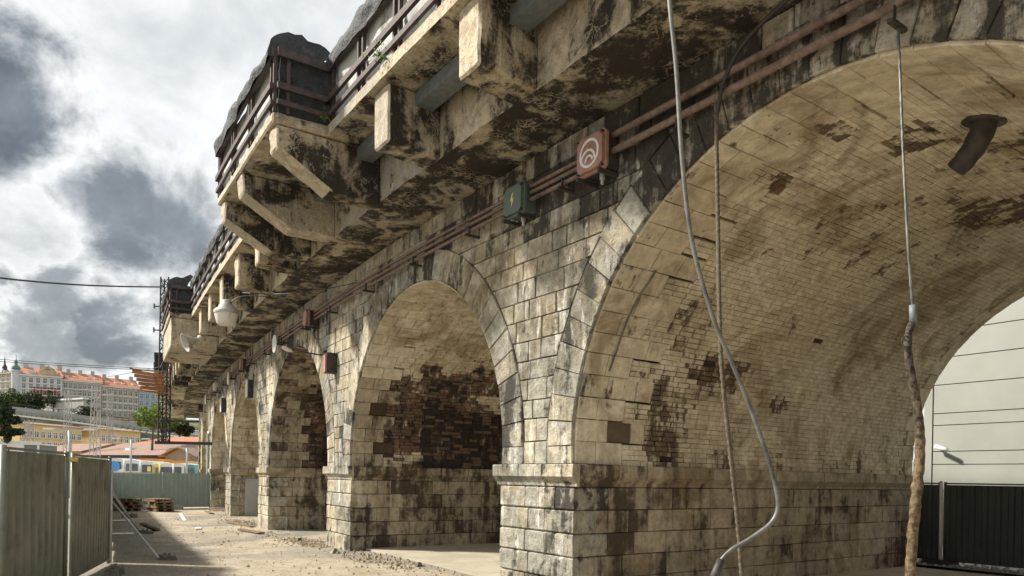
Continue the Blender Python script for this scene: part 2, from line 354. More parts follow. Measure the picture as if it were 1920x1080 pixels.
PIECES = {}                                # name -> list of (size, verts, faces, rnd, st, material)
def piece(name, poly, fn, H, ch, m, rnd=None, st=0., gap=.006, back=-.05, jit=.004, tilt=.006):
    """poly: 2-D outline; fn(u, v, h) puts it in the place, h outward"""
    n = len(poly); cx = sum(p[0] for p in poly) / n; cy = sum(p[1] for p in poly) / n
    ar = abs(sum(poly[i][0] * poly[(i + 1) % n][1] - poly[(i + 1) % n][0] * poly[i][1] for i in range(n))) / 2
    if ar < .002: return
    rad = math.sqrt(ar) / 2
    def ins(g, j=0):
        out = []
        for x, y in poly:
            L = max(math.hypot(x - cx, y - cy), 1e-4); k = g * 1.3 / L
            out.append((x + (cx - x) * min(k, .45) + random.uniform(-j, j), y + (cy - y) * min(k, .45) + random.uniform(-j, j)))
        return out
    H += random.uniform(-tilt, tilt)
    e = ins(gap, jit); t = [(a + (cx - a) * min(ch / rad, .3) * .7, b + (cy - b) * min(ch / rad, .3) * .7) for a, b in e]
    v = [fn(x, y, back) for x, y in e] + [fn(x, y, H - ch) for x, y in e] + [fn(x, y, H + random.uniform(-tilt, tilt) * .7) for x, y in t]
    f = [(i, (i + 1) % n, n + (i + 1) % n, n + i) for i in range(n)] + [(n + i, n + (i + 1) % n, 2 * n + (i + 1) % n, 2 * n + i) for i in range(n)] + [tuple(range(2 * n, 3 * n))]
    # orientation: the cap must look along h
    a_, b_, c_ = (Vector(v[2 * n + i]) for i in (0, 1, 2)); nrm = (b_ - a_).cross(c_ - b_)
    hd = Vector(fn(cx, cy, .1)) - Vector(fn(cx, cy, 0))
    if nrm.dot(hd) < 0: f = [q[::-1] for q in f]
    ctr = Vector(fn(cx, cy, 0)); dist = (ctr - Vector((0, 0, EYE))); tt = dist.dot(FW)
    vis = tt > 1 and -.78 < dist.dot(RT) / tt < .78 and dist.z / tt < .72 and hd.dot(dist) < 0
    size = ar * abs(hd.normalized().dot(dist.normalized())) / max(tt, 1) ** 2 * (1 if vis else .0001)
    PIECES.setdefault(name, []).append((size, v, f, random.random() if rnd is None else rnd, st, m))
def flush_pieces():
    for name, L in PIECES.items():
        L.sort(key=lambda q: -q[0])
        for q in L[:300]:
            under(mesh(name, q[1], q[2], M[q[5]], None, q[3], q[4]))
        rest = L[300:]
        mats = sorted({q[5] for q in rest}); 
        if rest:
            mb = MB()
            for q in rest: mb.add(q[1], q[2], mats.index(q[5]), q[3], q[4])
            under(tag(mb.build(name + 's', [M[x] for x in mats]), kind='stuff'))

# ---- masonry
def clip(poly, nx, ny, c):                 # keep nx*x+ny*y >= c
    out = []
    for i in range(len(poly)):
        p, q = poly[i], poly[(i + 1) % len(poly)]; a = nx * p[0] + ny * p[1] - c; b = nx * q[0] + ny * q[1] - c
        if a >= 0: out.append(p)
        if a * b < 0: t = a / (a - b); out.append((p[0] + (q[0] - p[0]) * t, p[1] + (q[1] - p[1]) * t))
    return out
rng = random.Random(7); random.seed(11)
fac = lambda u, v, h: Wp(u, -h, v)
piers = []
for i in range(len(ARCH) - 1):
    piers.append((ARCH[i + 1][0] + ARCH[i + 1][1], ARCH[i][0] - ARCH[i][1]))
piers.insert(0, (ARCH[0][0] + ARCH[0][1], XR)); piers.append((XL, ARCH[-1][0] - ARCH[-1][1]))
# spandrel wall stones in courses
z = Z0; k = 0
while z < TOP - .05:
    h = random.choice((.27, .29, .31, .33)); z1 = min(z + h, TOP - .002)
    if TOP - z1 < .12: z1 = TOP - .002
    s = XR - random.uniform(0, .4)
    while s > XL:
        wd = random.uniform(.30, .68); s1 = max(s - wd, XL); poly = [(s1, z), (s, z), (s, z1), (s1, z1)]
        cx, cy = (s + s1) / 2, (z + z1) / 2
        for c, r, cz in ARCH:
            if len(poly) < 3: break
            if abs(cx - c) > r + RING + 1: continue
            cx = sum(p[0] for p in poly) / len(poly); cy = sum(p[1] for p in poly) / len(poly)
            if cy < cz: dx, dy = (1 if cx > c else -1), 0; base = dx * c
            else:
                L = math.hypot(cx - c, cy - cz) or 1; dx, dy = (cx - c) / L, (cy - cz) / L; base = dx * c + dy * cz
            poly = clip(poly, dx, dy, base + r + RING + .004)
        if len(poly) >= 3:
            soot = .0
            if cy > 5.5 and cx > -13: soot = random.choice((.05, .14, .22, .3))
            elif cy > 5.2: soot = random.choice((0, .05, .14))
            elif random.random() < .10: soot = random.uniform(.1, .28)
            piece('wall_stone', poly, fac, .035, .012, 'ashlar', st=soot, gap=.007)
        s = s1
    z = z1; k += 1
# arch rings
for k, (c, r, cz) in enumerate(ARCH):
    n = int(math.pi * r / .315); A = math.pi / n
    def ringfn(u, v, h, c=c, cz=cz): return Wp(c - v * math.cos(u), -h, cz + v * math.sin(u))
    for i in range(n):
        a0, a1 = i * A, (i + 1) * A
        q = lambda a, rd: (c - rd * math.cos(a), cz + rd * math.sin(a))
        ro = r + RING + random.uniform(-.015, .02)
        piece('voussoir', [q(a0, r - .004), q(a0, ro), q(a1, ro), q(a1, r - .004)], fac, .05, .014, 'ashlar', st=random.choice((.04, .1, .15, .2)) if (k == 1 and .85 < a0 < 1.75) else (random.choice((0, .05, .12, .2)) if .9 < a0 < 2.2 else random.choice((0, 0, .02, .12))), gap=.007, back=-.1)
    for sd in (-1, 1):
        h = cz - Z0
        if h > .04:
            e0, e1 = c + sd * (r - .004), c + sd * (r + RING)
            piece('voussoir', [(e0, Z0), (e1, Z0), (e1, cz), (e0, cz)], fac, .05, .014, 'ashlar', back=-.1)
# facade backing (mortar bed) and rear face
def backing(d, name, flip=False):
    ss = {XL, XR, *[x for p in piers for x in p]}
    for c, r, cz in ARCH:
        for i in range(1, 48): ss.add(c - r * math.cos(i * math.pi / 48))
    ss = sorted(ss); v = []; f = []
    def zlow(s, side):
        for c, r, cz in ARCH:
            if abs(s - c) < r - 1e-6: return cz + math.sqrt(r * r - (s - c) ** 2)
            if abs(s - (c - r)) < 1e-6 and side > 0: return cz
            if abs(s - (c + r)) < 1e-6 and side < 0: return cz
        return -.2
    for a, b in zip(ss, ss[1:]):
        o = len(v); v += [Wp(a, d, zlow(a, 1)), Wp(b, d, zlow(b, -1)), Wp(b, d, TOP), Wp(a, d, TOP)]; f.append((o, o + 1, o + 2, o + 3) if not flip else (o + 3, o + 2, o + 1, o))
    return under(mesh(name, v, f, M['mortar'] if not flip else M['ashlar'], rnd=.5, st=.0))
backing(.03, 'mortar_bed'); backing(DEPTH, 'rear_face', True)
# barrels: mortar shell, quoins, bricks
P1 = [(5.63, 1.95, .32, 1.), (5.85, 2.1, .25, .9), (.9, 1.62, .42, .8), (.45, 1.7, .42, .9), (.15, 1.75, .38, .8), (1.45, 2.34, .30, .9), (1.33, 2.9, .30, .75), (1.3, 2.6, .3, .7), (1.95, 1.75, .32, .62), (2.26, 1.66, .28, .5),
      (3.99, 2.98, .55, .42), (3.79, 4.4, .7, .45), (4.44, 5.3, .7, .40), (1.06, 4.4, .17, 1.), (2.21, 4.73, .09, 1.3), (5.32, 5.11, .6, .9), (4.18, 1.3, .16, .9),
      (-.02, 1.8, .22, .8), (.0, 3, .25, .6), (.0, 4.5, .25, .55), (0, 6, .3, .55), (0, 7, .3, .5), (6.7, 3.2, .8, .5), (7.2, 1.2, .4, .8), (3.0, 1.9, .5, .3), (2.6, 3.2, .8, .28), (5, 3.4, .8, .35)]
P2 = [(.96, 1.2, .75, .95), (1.71, 1.05, .45, .75), (1.0, 2.0, .95, 1.), (.3, 2.4, 1.0, 1.), (.4, 3.5, 1.1, 1.), (.9, 3., .7, 1.), (2.04, 1.7, .40, .9), (2.0, 2.2, .35, 1.), (2.21, 3.24, .5, .8), (.2, 5, 1., .9), (1.2, 4.4, .7, .8), (1.6, 2.6, .4, .8)]
P3 = [(2.23, 1.5, .7, 1.), (.8, 1.6, 1.0, 1.), (.5, 2.4, 1.1, 1.), (1.7, 2.2, .9, 1.), (.3, 1.0, .5, .8), (2.6, 2.4, .8, .8)]
P4 = [(0., .6, .3, .9), (0., 1.6, .3, .8)]
PATCH = {1: P1, 2: P2, 3: P3, 4: P4}
DARKQ = {1: [(.45, .68), (1.15, .36), (.93, .66)], 2: [(1.23, .47), (.85, .75), (.41, .65)]}
for k, (c, r, cz) in enumerate(ARCH):
    L = arclen(k); n = 44; nd = 10; v = []; f = []; rs = []
    for i in range(n + 1):
        for j in range(nd + 1):
            s_, z_, nx, nz = prof(k, L * i / n); v.append(Wp(s_ - nx * .035, .02 + (DEPTH - .02) * j / nd, z_ - nz * .035))
    for i in range(n):
        for j in range(nd):
            a = i * (nd + 1) + j; f.append((a, a + 1, a + nd + 2, a + nd + 1))
    detailed = k in (1, 2, 3, 4, 5)
    under(mesh('vault_lining', v, f, M['mortar'] if detailed else M['wash'], rnd=.5, st=.0))
    if not detailed: continue
    def bfn(u, v_, h, k=k):
        s_, z_, nx, nz = prof(k, u); return Wp(s_ + nx * h, v_, z_ + nz * h)
    base = 'wash' if k != 3 else 'jamb'
    # quoin stones at the front, courses of 0.3 in the arc
    Lx = L * (1.0 if k <= 2 else .55); a = 0; row = 0; rowsd = []
    while a < Lx - .05:
        a1 = min(a + random.uniform(.27, .32), L); d0 = .0
        ends = (.46, .98) if row % 2 else (.30, .72)
        if k == 1: ends = (.52, 1.0, 1.32) if row % 2 else (.36, .82)
        if k == 3: ends = (.35, .8, 1.25) if row % 2 else (.55, 1.0)
        if k == 4: ends = (.5, 1.1, 1.7, 2.3) if row % 2 else (.3, .8, 1.4, 2.)
        ends = [e + random.uniform(-.05, .05) for e in ends]
        for e in ends:
            dk_ = 0.; hh = .026; mm = base
            for (qa, qd) in DARKQ.get(k, ()):
                if a - .0 < qa < a1 and d0 < qd < e + .0: dk_ = (.9 if qa < .6 else .16) if k == 1 else .9; hh = .0 if k == 1 else -.02
            if k == 2: mm = 'jamb' if a < 2 else 'wash'
            st = dk_ + (random.choice((0, 0, .04, .12)) if k != 3 else random.choice((0, .1, .25)))
            if k == 2 and a < 1.6 and e > .6: st += .2
            if k == 1 and abs(a - 5.0) < .15 and d0 > .3: st += .3
            piece('quoin_stone', [(a, d0), (a1, d0), (a1, e), (a, e)], bfn, hh, .008, mm, st=st, gap=.005, jit=.003, tilt=.004, back=-.06)
            d0 = e
        rowsd.append((a, a1, d0)); a = a1; row += 1
    # brick courses
    BH = .0745; BL = .262; a = 0; row = 0; dmax = DEPTH - .55 if k <= 2 else (6. if k == 3 else 3.6)
    if k == 1: dmax = DEPTH - .45
    while a < Lx - BH:
        q = [x for x in rowsd if x[0] - 1e-6 <= a + BH / 2 < x[1]]
        d = q[0][2] if q else 1.
        d_first = True
        wob = random.uniform(-.004, .004)
        while d < dmax:
            e = d + (BL * (random.uniform(.4, 1.) if d_first else 1.) + random.uniform(-.008, .008)); d_first = False
            if e > dmax: e = dmax + random.uniform(-.1, .12)
            p = 0.
            nz_ = noise.noise(Vector((a * 2.2, d * 1.4, k * 7.))) * .5 + noise.noise(Vector((a * 6, d * 3.5, k * 3.))) * .4
            for (pa, pd, pr, ps) in PATCH.get(k, ()):
                dd = math.hypot(a - pa, (d + e) / 2 - pd) / pr
                if dd < 1.6: p = max(p, ps * max(0., min(1., (1.45 + nz_ * 1.1 - dd) / .55)))
            if k in (1, 2): p = max(p, max(0., nz_ * 1.3 - .45))
            rn = random.random(); hh = .022; mm = base; st = random.uniform(-.04, .03); gp_ = .0042 + random.random() * .002 + .013 * max(0., nz_ - .12)
            if p > .1:
                co = noise.noise(Vector((a * 4.2 + 9, d * 2.6, k * 5.))) * .5 + .5; rn = .45 * rn + .55 * co
                thr = (p - .45) * .75 if k == 1 else p * .62
                if p > .45 and rn < thr:
                    mm = 'redbrick'; hh = .010; st = random.choice((0., .04, .08, .12)) + (.1 if co < .35 else 0)
                    if random.random() < .12 * p: hh = -.018
                    if k == 2 and a < 1.35 and d > 1.5: st += .16
                else: st = p * (.40 if k == 1 else .55) + random.uniform(-.03, .03); gp_ = .0045 + .016 * min(p, .7) * random.random()
            piece('brick', [(a, d), (a + BH, d), (a + BH, e), (a, e)], bfn, hh + wob, .006, mm, st=st, gap=gp_ if mm != 'redbrick' else .006, jit=.0022, tilt=.0025, back=-.04)
            d = e
        if k <= 2 and q:
            pass
        a += BH; row += 1
    # rear quoins
    if k <= 2:
        a = 0; row = 0
        while a < Lx - .05:
            a1 = a + .3; d1 = DEPTH - (.42 if row % 2 else .28) - (.05 if k == 1 else .1)
            piece('quoin_stone', [(a, d1 + .0), (a1, d1), (a1, DEPTH + .0), (a, DEPTH)], bfn, .03, .008, base, gap=.005, jit=.003, tilt=.004)
            a = a1; row += 1
# piers below the impost, and jambs
CH = .318
for pi, (sa, sb) in enumerate(piers):
    for c_ in range(5):
        z0, z1 = c_ * CH - (.2 if c_ == 0 else 0), (c_ + 1) * CH
        dl = (.36, .60)[c_ % 2]; wl = (.60, .36)[c_ % 2]
        def stone_box(name, s0, s1, d0, d1, mm, st=0., left=False, right=False):
            """one squared stone whose free faces stand at s0/s1 and d0"""
            g = .007; j = lambda: random.uniform(-.006, .006)
            s0_ = s0 + (0 if left else g); s1_ = s1 - (0 if right else g); b = .02; d0_ = d0 - .03 + j(); d1_ = d1 - g
            if left: s0_ -= .03 - j()
            if right: s1_ += .03 + j()
            zz0, zz1 = z0 + g * .8, z1 - g * .8
            ring = []
            for (zq, e) in ((zz0, b), (zz0 + b, 0), (zz1 - b, 0), (zz1, b)):
                ring.append([(s0_ + e * .9, d0_ + e), (s1_ - e * .9, d0_ + e), (s1_ - e * .9, d1_), (s0_ + e * .9, d1_), zq])
            v = []
            for rg in ring: v += [Wp(a + random.uniform(-.003, .003), b2 + random.uniform(-.003, .003), rg[4]) for a, b2 in rg[:4]]
            f = []
            for q in range(3):
                for w_ in range(4): f.append((q * 4 + w_, q * 4 + (w_ + 1) % 4, (q + 1) * 4 + (w_ + 1) % 4, (q + 1) * 4 + w_))
            f += [(3, 2, 1, 0), (12, 13, 14, 15)]
            ctr = Vector(v[0]); tt = (ctr).dot(FW)
            PIECES.setdefault(name, []).append(((1 / tt ** 2 if tt > 1 else .0001), v, f, random.random(), st, mm))
        soot = lambda: random.choice((0, 0, 0, .06, .16))
        sl_, sr_ = sa + wl, sb - (.96 - wl)
        stone_box('pier_stone', sa, sl_, 0, dl, 'ashlar', soot(), left=True)
        stone_box('pier_stone', sr_, sb, 0, .96 - dl, 'ashlar', soot(), right=True)
        m1 = sl_ + (sr_ - sl_) * (random.uniform(.4, .6))
        for (p, q) in ((sl_, m1), (m1, sr_)): stone_box('pier_stone', p, q, 0, .2, 'ashlar', soot())
        # jambs: the face looking right (+s) is in view, the other faces back
        for side, s_, d in ((1, sb, .96 - dl), (-1, sa, dl)):
            if side == 1 and pi == 0 or side == -1 and pi == len(piers) - 1: continue
            vis = side == 1
            def jfn(u, v, h, s_=s_, side=side): return Wp(s_ + side * h, u, v)
            dm = DEPTH if (vis and pi <= 3) else (5. if vis else DEPTH)
            while d < dm - .02:
                e = d + (random.uniform(.34, .66) if vis or pi < 2 else 1.5)
                if dm - e < .3: e = dm
                p = 0.
                if pi == 3 and vis: p = random.choice((.1, .2, .3))
                if pi == 4 and vis: p = .22
                if pi == 2 and vis: p = random.choice((.06, .1, .14, .22))
                if pi == 1 and vis: p = random.choice((0, 0, .04, .08, .12))
                piece('jamb_stone', [(d, z0), (e, z0), (e, z1), (d, z1)], jfn, .026, .012, 'jamb', st=p, gap=.006)
                d = e
            if dm < DEPTH and False: pass
    # mortar core of the pier
    for side, s_ in ((1, sb), (-1, sa)):
        v = [Wp(s_, d, zq) for d in [i * DEPTH / 8 for i in range(9)] for zq in (-.2, Z0)]
        under(mesh('jamb_bed', v, [(2 * i, 2 * i + 1, 2 * i + 3, 2 * i + 2) for i in range(8)], M['mortar'], rnd=.4, st=0.))
    # impost: plinth band and moulding, cut into stones; front, then both jambs
    def impost(uv0, uv1, fn, m, st, d_=0):
        # profile (h outward, z): stepped and chamfered
        pr = [(.0, 1.59), (.035, 1.60), (.045, 1.64), (.11, 1.715), (.125, 1.73), (.125, 1.885), (.11, 1.90), (-.02, 1.90)]
        g = .009; v = []
        j = [random.uniform(-.006, .006) for _ in pr]
        for u in (uv0 + g, uv1 - g): v += [fn(u, zq, h + jj) for (h, zq), jj in zip(pr, j)]
        n = len(pr); f = [(i, i + 1, n + i + 1, n + i) for i in range(n - 1)] + [tuple(range(n))[::-1], tuple(range(n, 2 * n))]
        a_, b_, c_ = (Vector(v[i]) for i in (4, 5, n + 5)); nr = (b_ - a_).cross(c_ - b_)
        if nr.dot(Vector(fn(uv0, 1.8, .1)) - Vector(fn(uv0, 1.8, 0))) < 0: f = [q[::-1] for q in f]
        tt = Vector(v[0]).dot(FW); PIECES.setdefault('impost_stone', []).append((1 / tt ** 2 if tt > 1 else .0001, v, f, random.random(), st, m))
    ffn = lambda u, v, h: Wp(u, -h, v)
    cuts = [sa - .125] + [sa + (sb - sa) * q + random.uniform(-.06, .06) for q in (.33, .66)] + [sb + .125]
    for a, b in zip(cuts, cuts[1:]): impost(a, b, ffn, 'ashlar', random.choice((0, .05)))
    for side, s_ in ((1, sb), (-1, sa)):
        d = .0
        dm = DEPTH if pi <= 3 else 5.
        while d < dm:
            e = min(d + random.uniform(.5, .9), dm)
            if dm - e < .25: e = dm
            st = 0
            if pi == 2 and side == 1: st = .3 if d < .3 else (.05 if d < .9 else 0.)
            if pi == 2 and side == 1 and d < 1.9: st = max(st, .14)
            if pi in (3, 4) and side == 1: st = random.choice((.05, .2, .3))
            if pi == 1 and side == 1: st = random.choice((.1, .2, .25)) if d < 1.7 else random.choice((0, 0, .08))
            impost(d if d > 0 else -.0, e, lambda u, v, h, s_=s_, side=side: Wp(s_ + side * h, u, v), 'jamb', st); d = e
flush_pieces()
# core fill so no light leaks through: tops of piers and ends
mb = MB()
for s_ in (XL, XR):
    mb.add([Wp(s_, 0.02, 0), Wp(s_, DEPTH, 0), Wp(s_, DEPTH, TOP), Wp(s_, .02, TOP)], [(0, 1, 2, 3)])
under(mb.build('end_wall', M['ashlar']))

# ---- concrete deck
def st_by_facing(o, front, side, below, up=-.1):  # amount of dark patching set by which way each face looks
    """more dark patches on undersides and flanks, fewer on outward fronts and tops"""
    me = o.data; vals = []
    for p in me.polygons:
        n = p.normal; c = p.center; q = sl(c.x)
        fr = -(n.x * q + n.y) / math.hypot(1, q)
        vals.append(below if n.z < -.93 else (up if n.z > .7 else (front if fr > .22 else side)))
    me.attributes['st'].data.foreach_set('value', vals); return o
def sweep(section, s0, s1, step, name, m, st=None, jit=0., subdiv=.35):
    pts = []
    for (a, b) in zip(section, section[1:] + section[:1]):
        n = max(1, int(math.hypot(a[0] - b[0], a[1] - b[1]) / subdiv)) if jit else 1
        for i in range(min(n, 8)): pts.append((a[0] + (b[0] - a[0]) * i / min(n, 8), a[1] + (b[1] - a[1]) * i / min(n, 8)))
    n = max(1, int(abs(s1 - s0) / step)); v = []; f = []; N = len(pts)
    for i in range(n + 1):
        s = s0 + (s1 - s0) * i / n
        for d, z in pts:
            q = Vector(Wp(s, d, z))
            if jit:
                nn = noise.noise_vector(q * 2.1) * jit + noise.noise_vector(q * 6.3) * jit * .5
                q = q + nn
            v.append(tuple(q))
    for i in range(n):
        for j in range(N): f.append((i * N + j, i * N + (j + 1) % N, (i + 1) * N + (j + 1) % N, (i + 1) * N + j))
    f += [tuple(range(N))[::-1], tuple(range(n * N, (n + 1) * N))]
    o = mesh(name, v, f, m, rnd=.5, st=st or 0.); return under(o)
DZ, SB, STP = 6.372, 7.22, 7.38            # soffit, slab underside, slab top
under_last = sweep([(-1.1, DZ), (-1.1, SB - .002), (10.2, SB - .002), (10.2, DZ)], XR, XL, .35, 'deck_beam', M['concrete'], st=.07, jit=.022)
st_by_facing(under_last, .04, .1, .17)
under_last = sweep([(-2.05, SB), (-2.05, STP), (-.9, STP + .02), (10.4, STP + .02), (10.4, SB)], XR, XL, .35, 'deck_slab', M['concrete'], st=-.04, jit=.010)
st_by_facing(under_last, -.16, 0, .06)
BAYS = [(5.0, .75), (-11.4, -15.65), (-27.8, -32.05), (-44.2, -48.4), (-60.6, -64.9)]
def prism(poly, s0, s1, name, m, st=0., jit=.008, wmb=None):
    """poly in (d, z) extruded along s, edges softened by a bevel"""
    n = len(poly); v = [Wp(s, d, z) for s in (s0, s1) for d, z in poly]
    v = [tuple(c + random.uniform(-jit, jit) for c in p) for p in v]
    f = [(i, (i + 1) % n, n + (i + 1) % n, n + i) for i in range(n)] + [tuple(range(n))[::-1], tuple(range(n, 2 * n))]
    import bmesh
    bm = bmesh.new(); vs = [bm.verts.new(p) for p in v]; [bm.faces.new([vs[i] for i in q]) for q in f]
    bmesh.ops.recalc_face_normals(bm, faces=bm.faces)
    bmesh.ops.bevel(bm, geom=bm.edges[:], offset=.028, segments=1, profile=.6, affect='EDGES')
    bmesh.ops.triangulate(bm, faces=[q for q in bm.faces if len(q.verts) > 4])
    bmesh.ops.subdivide_edges(bm, edges=[e for e in bm.edges if e.calc_length() > .25], cuts=3, use_grid_fill=True)
    for vert in bm.verts:
        vert.co += noise.noise_vector(vert.co * 4.5) * .016 + noise.noise_vector(vert.co * 15) * .009
    me = bpy.data.meshes.new(name); bm.to_mesh(me); bm.free()
    for nm, val in (('rnd', random.random()), ('st', st)):
        a = me.attributes.new(nm, 'FLOAT', 'FACE'); a.data.foreach_set('value', [val] * len(me.polygons))
    o = under(link(name, me, m)); st_by_facing(o, -.15 + st, .12 + st, .09 + st); return o
inbay = lambda s: next((b for b in BAYS if b[1] - .1 < s < b[0] + .1), None)
STN = []
s = 7.1 + 4.74 / 2 * 1
BP = 2.345; bs = [-7.21 + BP * i for i in range(7, -1, -1)]
x = -7.21
while x > XL: x -= BP; bs.append(x)
brk = []
for x in bs:
    if x > XR - .3: continue
    b = inbay(x)
    if b and b is BAYS[1]: continue
    if b and b in BAYS[2:]: continue
    brk.append(x)
for x in brk:
    b = inbay(x)
    if b: poly = [(-1.1, SB), (-1.1, 6.36), (-1.94, 6.36), (-2.86, 6.87), (-2.86, SB)]
    else: poly = [(-1.09, SB), (-1.09, 6.37), (-1.93, 6.40), (-1.94, SB)]
    if x > 5 and False: continue
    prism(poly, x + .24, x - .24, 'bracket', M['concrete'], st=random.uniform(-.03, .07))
bay1 = [-11.65, -13.85, -15.42]
for x in bay1:
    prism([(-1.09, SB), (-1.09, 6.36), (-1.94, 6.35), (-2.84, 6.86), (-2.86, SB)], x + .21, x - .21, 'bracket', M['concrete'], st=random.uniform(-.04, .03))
# closed box bays further on
for (a, b) in BAYS[2:]:
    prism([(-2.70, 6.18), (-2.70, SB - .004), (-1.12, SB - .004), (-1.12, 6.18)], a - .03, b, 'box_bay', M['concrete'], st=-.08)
for (a, b) in BAYS:
    q_ = -2.93 if a > -20 else -2.75
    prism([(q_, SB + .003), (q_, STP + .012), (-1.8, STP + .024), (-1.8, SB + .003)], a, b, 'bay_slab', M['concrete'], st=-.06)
# grey steel box beams spanning between neighbouring brackets
prev = sorted(brk + bay1, reverse=True)
for a, b in zip(prev, prev[1:]):
    if a - b > 3: continue
    d0, d1 = -1.52, -1.24
    v = [Wp(s_, d, z) for s_ in (a - .20, b + .20) for d, z in ((d0, 7.0), (d0, 7.19), (d1, 7.19), (d1, 7.0))]
    o = mesh('steel_beam', v, [(0, 1, 5, 4), (1, 2, 6, 5), (2, 3, 7, 6), (3, 0, 4, 7), (3, 2, 1, 0), (4, 5, 6, 7)], M['steel'], rnd=.5, st=0.); under(o)
# ------------------------------------------------------------------ parapet
def edge_path():                           # the line the rails follow, in (s, d)
    pts = [(XR, -2.0)]
    for a, b in BAYS: pts += [(a, -2.0), (a, -2.88 if a > -20 else -2.70), (b, -2.88 if a > -20 else -2.70), (b, -2.0)]
    pts.append((XL, -2.0)); return [p for p in pts if XL <= p[0] <= XR]
EP = edge_path()
def seg_pts(p, q, step=.6):
    L = math.hypot(q[0] - p[0], q[1] - p[1]); n = max(1, int(L / step)); return [(p[0] + (q[0] - p[0]) * i / n, p[1] + (q[1] - p[1]) * i / n) for i in range(n + 1)]
par = empty('deck_parapet', Wp(-10, -2, STP)); tag(par, 'dark timber and fabric parapet running along the top edge of the viaduct deck', 'parapet')
def upar(o): o.parent = par; o.matrix_parent_inverse = Matrix.Translation(-Vector(par.location)); return o
for si, (p, q) in enumerate(zip(EP, EP[1:])):
    L = math.hypot(q[0] - p[0], q[1] - p[1])
    if L < .05 or (p[0] < -62): continue
    pts = seg_pts(p, q); ux, ud = (q[0] - p[0]) / L, (q[1] - p[1]) / L; ox, od = -ud, ux   # outward is -d
    out = (ud, -ux) if True else None
    def off_(pt, o): 
        # outward normal of the path (rails stand proud of the cloth)
        nx, nd = (ud, -ux)
        if nd > 0 or (abs(nd) < .1 and nx * (1 if q[1] < p[1] else -1) < 0): nx, nd = -nx, -nd
        return (pt[0] + nx * o, pt[1] + nd * o)
    for (zc, hh, ww, o_) in ((7.52, .075, .05, .06), (7.77, .095, .055, .07), (8.30, .13, .06, .05)):
        mb = MB()
        for a, b in zip(pts, pts[1:]):
            a2, b2 = off_(a, o_), off_(b, o_); mb.beam(Wp(a2[0], a2[1], zc), Wp(b2[0], b2[1], zc), ww, hh)
        upar(mb.build('rail', M['darkrail']))
    npost = max(2, int(L / 1.18) + 1)
    for i in range(npost):
        for dd in ((0, .16) if L > 2 else (0,)):
            t = i / (npost - 1) * (L - .2) + dd + .02
            c0 = off_((p[0] + ux * t, p[1] + ud * t), .015)
            mb = MB(); mb.beam(Wp(c0[0], c0[1], STP - .0), Wp(c0[0], c0[1], 8.36), .055, .045, up=Vector((1, 0, 0))); upar(mb.build('post', M['darkrail']))
    # fabric infill, wrinkled
    n = max(2, int(L / .12)); v = []; f = []; nz_ = 9
    for i in range(n + 1):
        for j in range(nz_ + 1):
            z_ = 7.36 + (8.36 - 7.36) * j / nz_; t = L * i / n; c0 = off_((p[0] + ux * t, p[1] + ud * t), -.05 + .045 * noise.noise(Vector((t * 2.1 + si, z_ * 2.6, si))) + .02 * noise.noise(Vector((t * 7, z_ * 8, si))))
            v.append(Wp(c0[0], c0[1], z_))
    for i in range(n):
        for j in range(nz_): a = i * (nz_ + 1) + j; f.append((a, a + 1, a + nz_ + 2, a + nz_ + 1))
    upar(mesh('fabric_infill', v, f, M['cloth'] if L > 2 else M['tarp'], rnd=.5, st=0., smooth=True))
# tarpaulin rolled over the top
def tarp(pts_, label, seed):
    v = []; f = []; P = []
    for p, q in zip(pts_, pts_[1:]):
        L = math.hypot(q[0] - p[0], q[1] - p[1]); n = max(2, int(L / .1)); P += [(p[0] + (q[0] - p[0]) * i / n, p[1] + (q[1] - p[1]) * i / n) for i in range(n)]
    P.append(pts_[-1]); J = 12; t = 0
    for i, (s_, d_) in enumerate(P):
        t += .1
        hgt = .44 + .26 * noise.noise(Vector((t * 1.1, seed, 0))) + .14 * noise.noise(Vector((t * 3.1, seed, 3))) + .07 * noise.noise(Vector((t * 8, seed, 3)))
        for j in range(J + 1):
            a = j / J; ang = a * math.pi * .95
            o = .06 * math.sin(ang) + .05 * noise.noise(Vector((t * 1.7, a * 3, seed)))
            z_ = 8.22 + hgt * a ** .8 + .02 * noise.noise(Vector((t * 5, a * 5, seed)))
            v.append(Wp(s_ + (0), d_ - .09 - o + a * a * .28, z_))
    for i in range(len(P) - 1):
        for j in range(J): a = i * (J + 1) + j; f.append((a, a + J + 1, a + J + 2, a + 1))
    o = mesh('tarpaulin', v, f, M['tarp'], rnd=.5, st=0., smooth=True)
    return tag(o, label, 'tarpaulin', 'tarpaulins over the parapet')
tarp([(XR, -2.0), (5.0, -2.0), (5.0, -2.88), (.75, -2.88), (.75, -2.0), (-11.36, -2.0)], 'dark tarpaulin bulging over the parapet between the nearest bay and the frame top', 1.3)
tarp([(-11.45, -2.05), (-11.42, -2.90), (-15.65, -2.90), (-15.65, -2.05)], 'dark tarpaulin with ragged crest over the large projecting bay', 4.4)
tarp([(-15.7, -2.0), (-27.75, -2.0)], 'dark tarpaulin on the receding parapet between the two projecting bays', 8.2)
tarp([(-27.8, -2.05), (-27.8, -2.72), (-32.0, -2.72), (-32.05, -2.05)], 'blue-grey tarpaulin wrapped round the farther projecting bay', 12.2)
tarp([(-32.1, -2.0), (-60., -2.0)], 'distant tarpaulin beyond the farther projecting bay', 15.2)

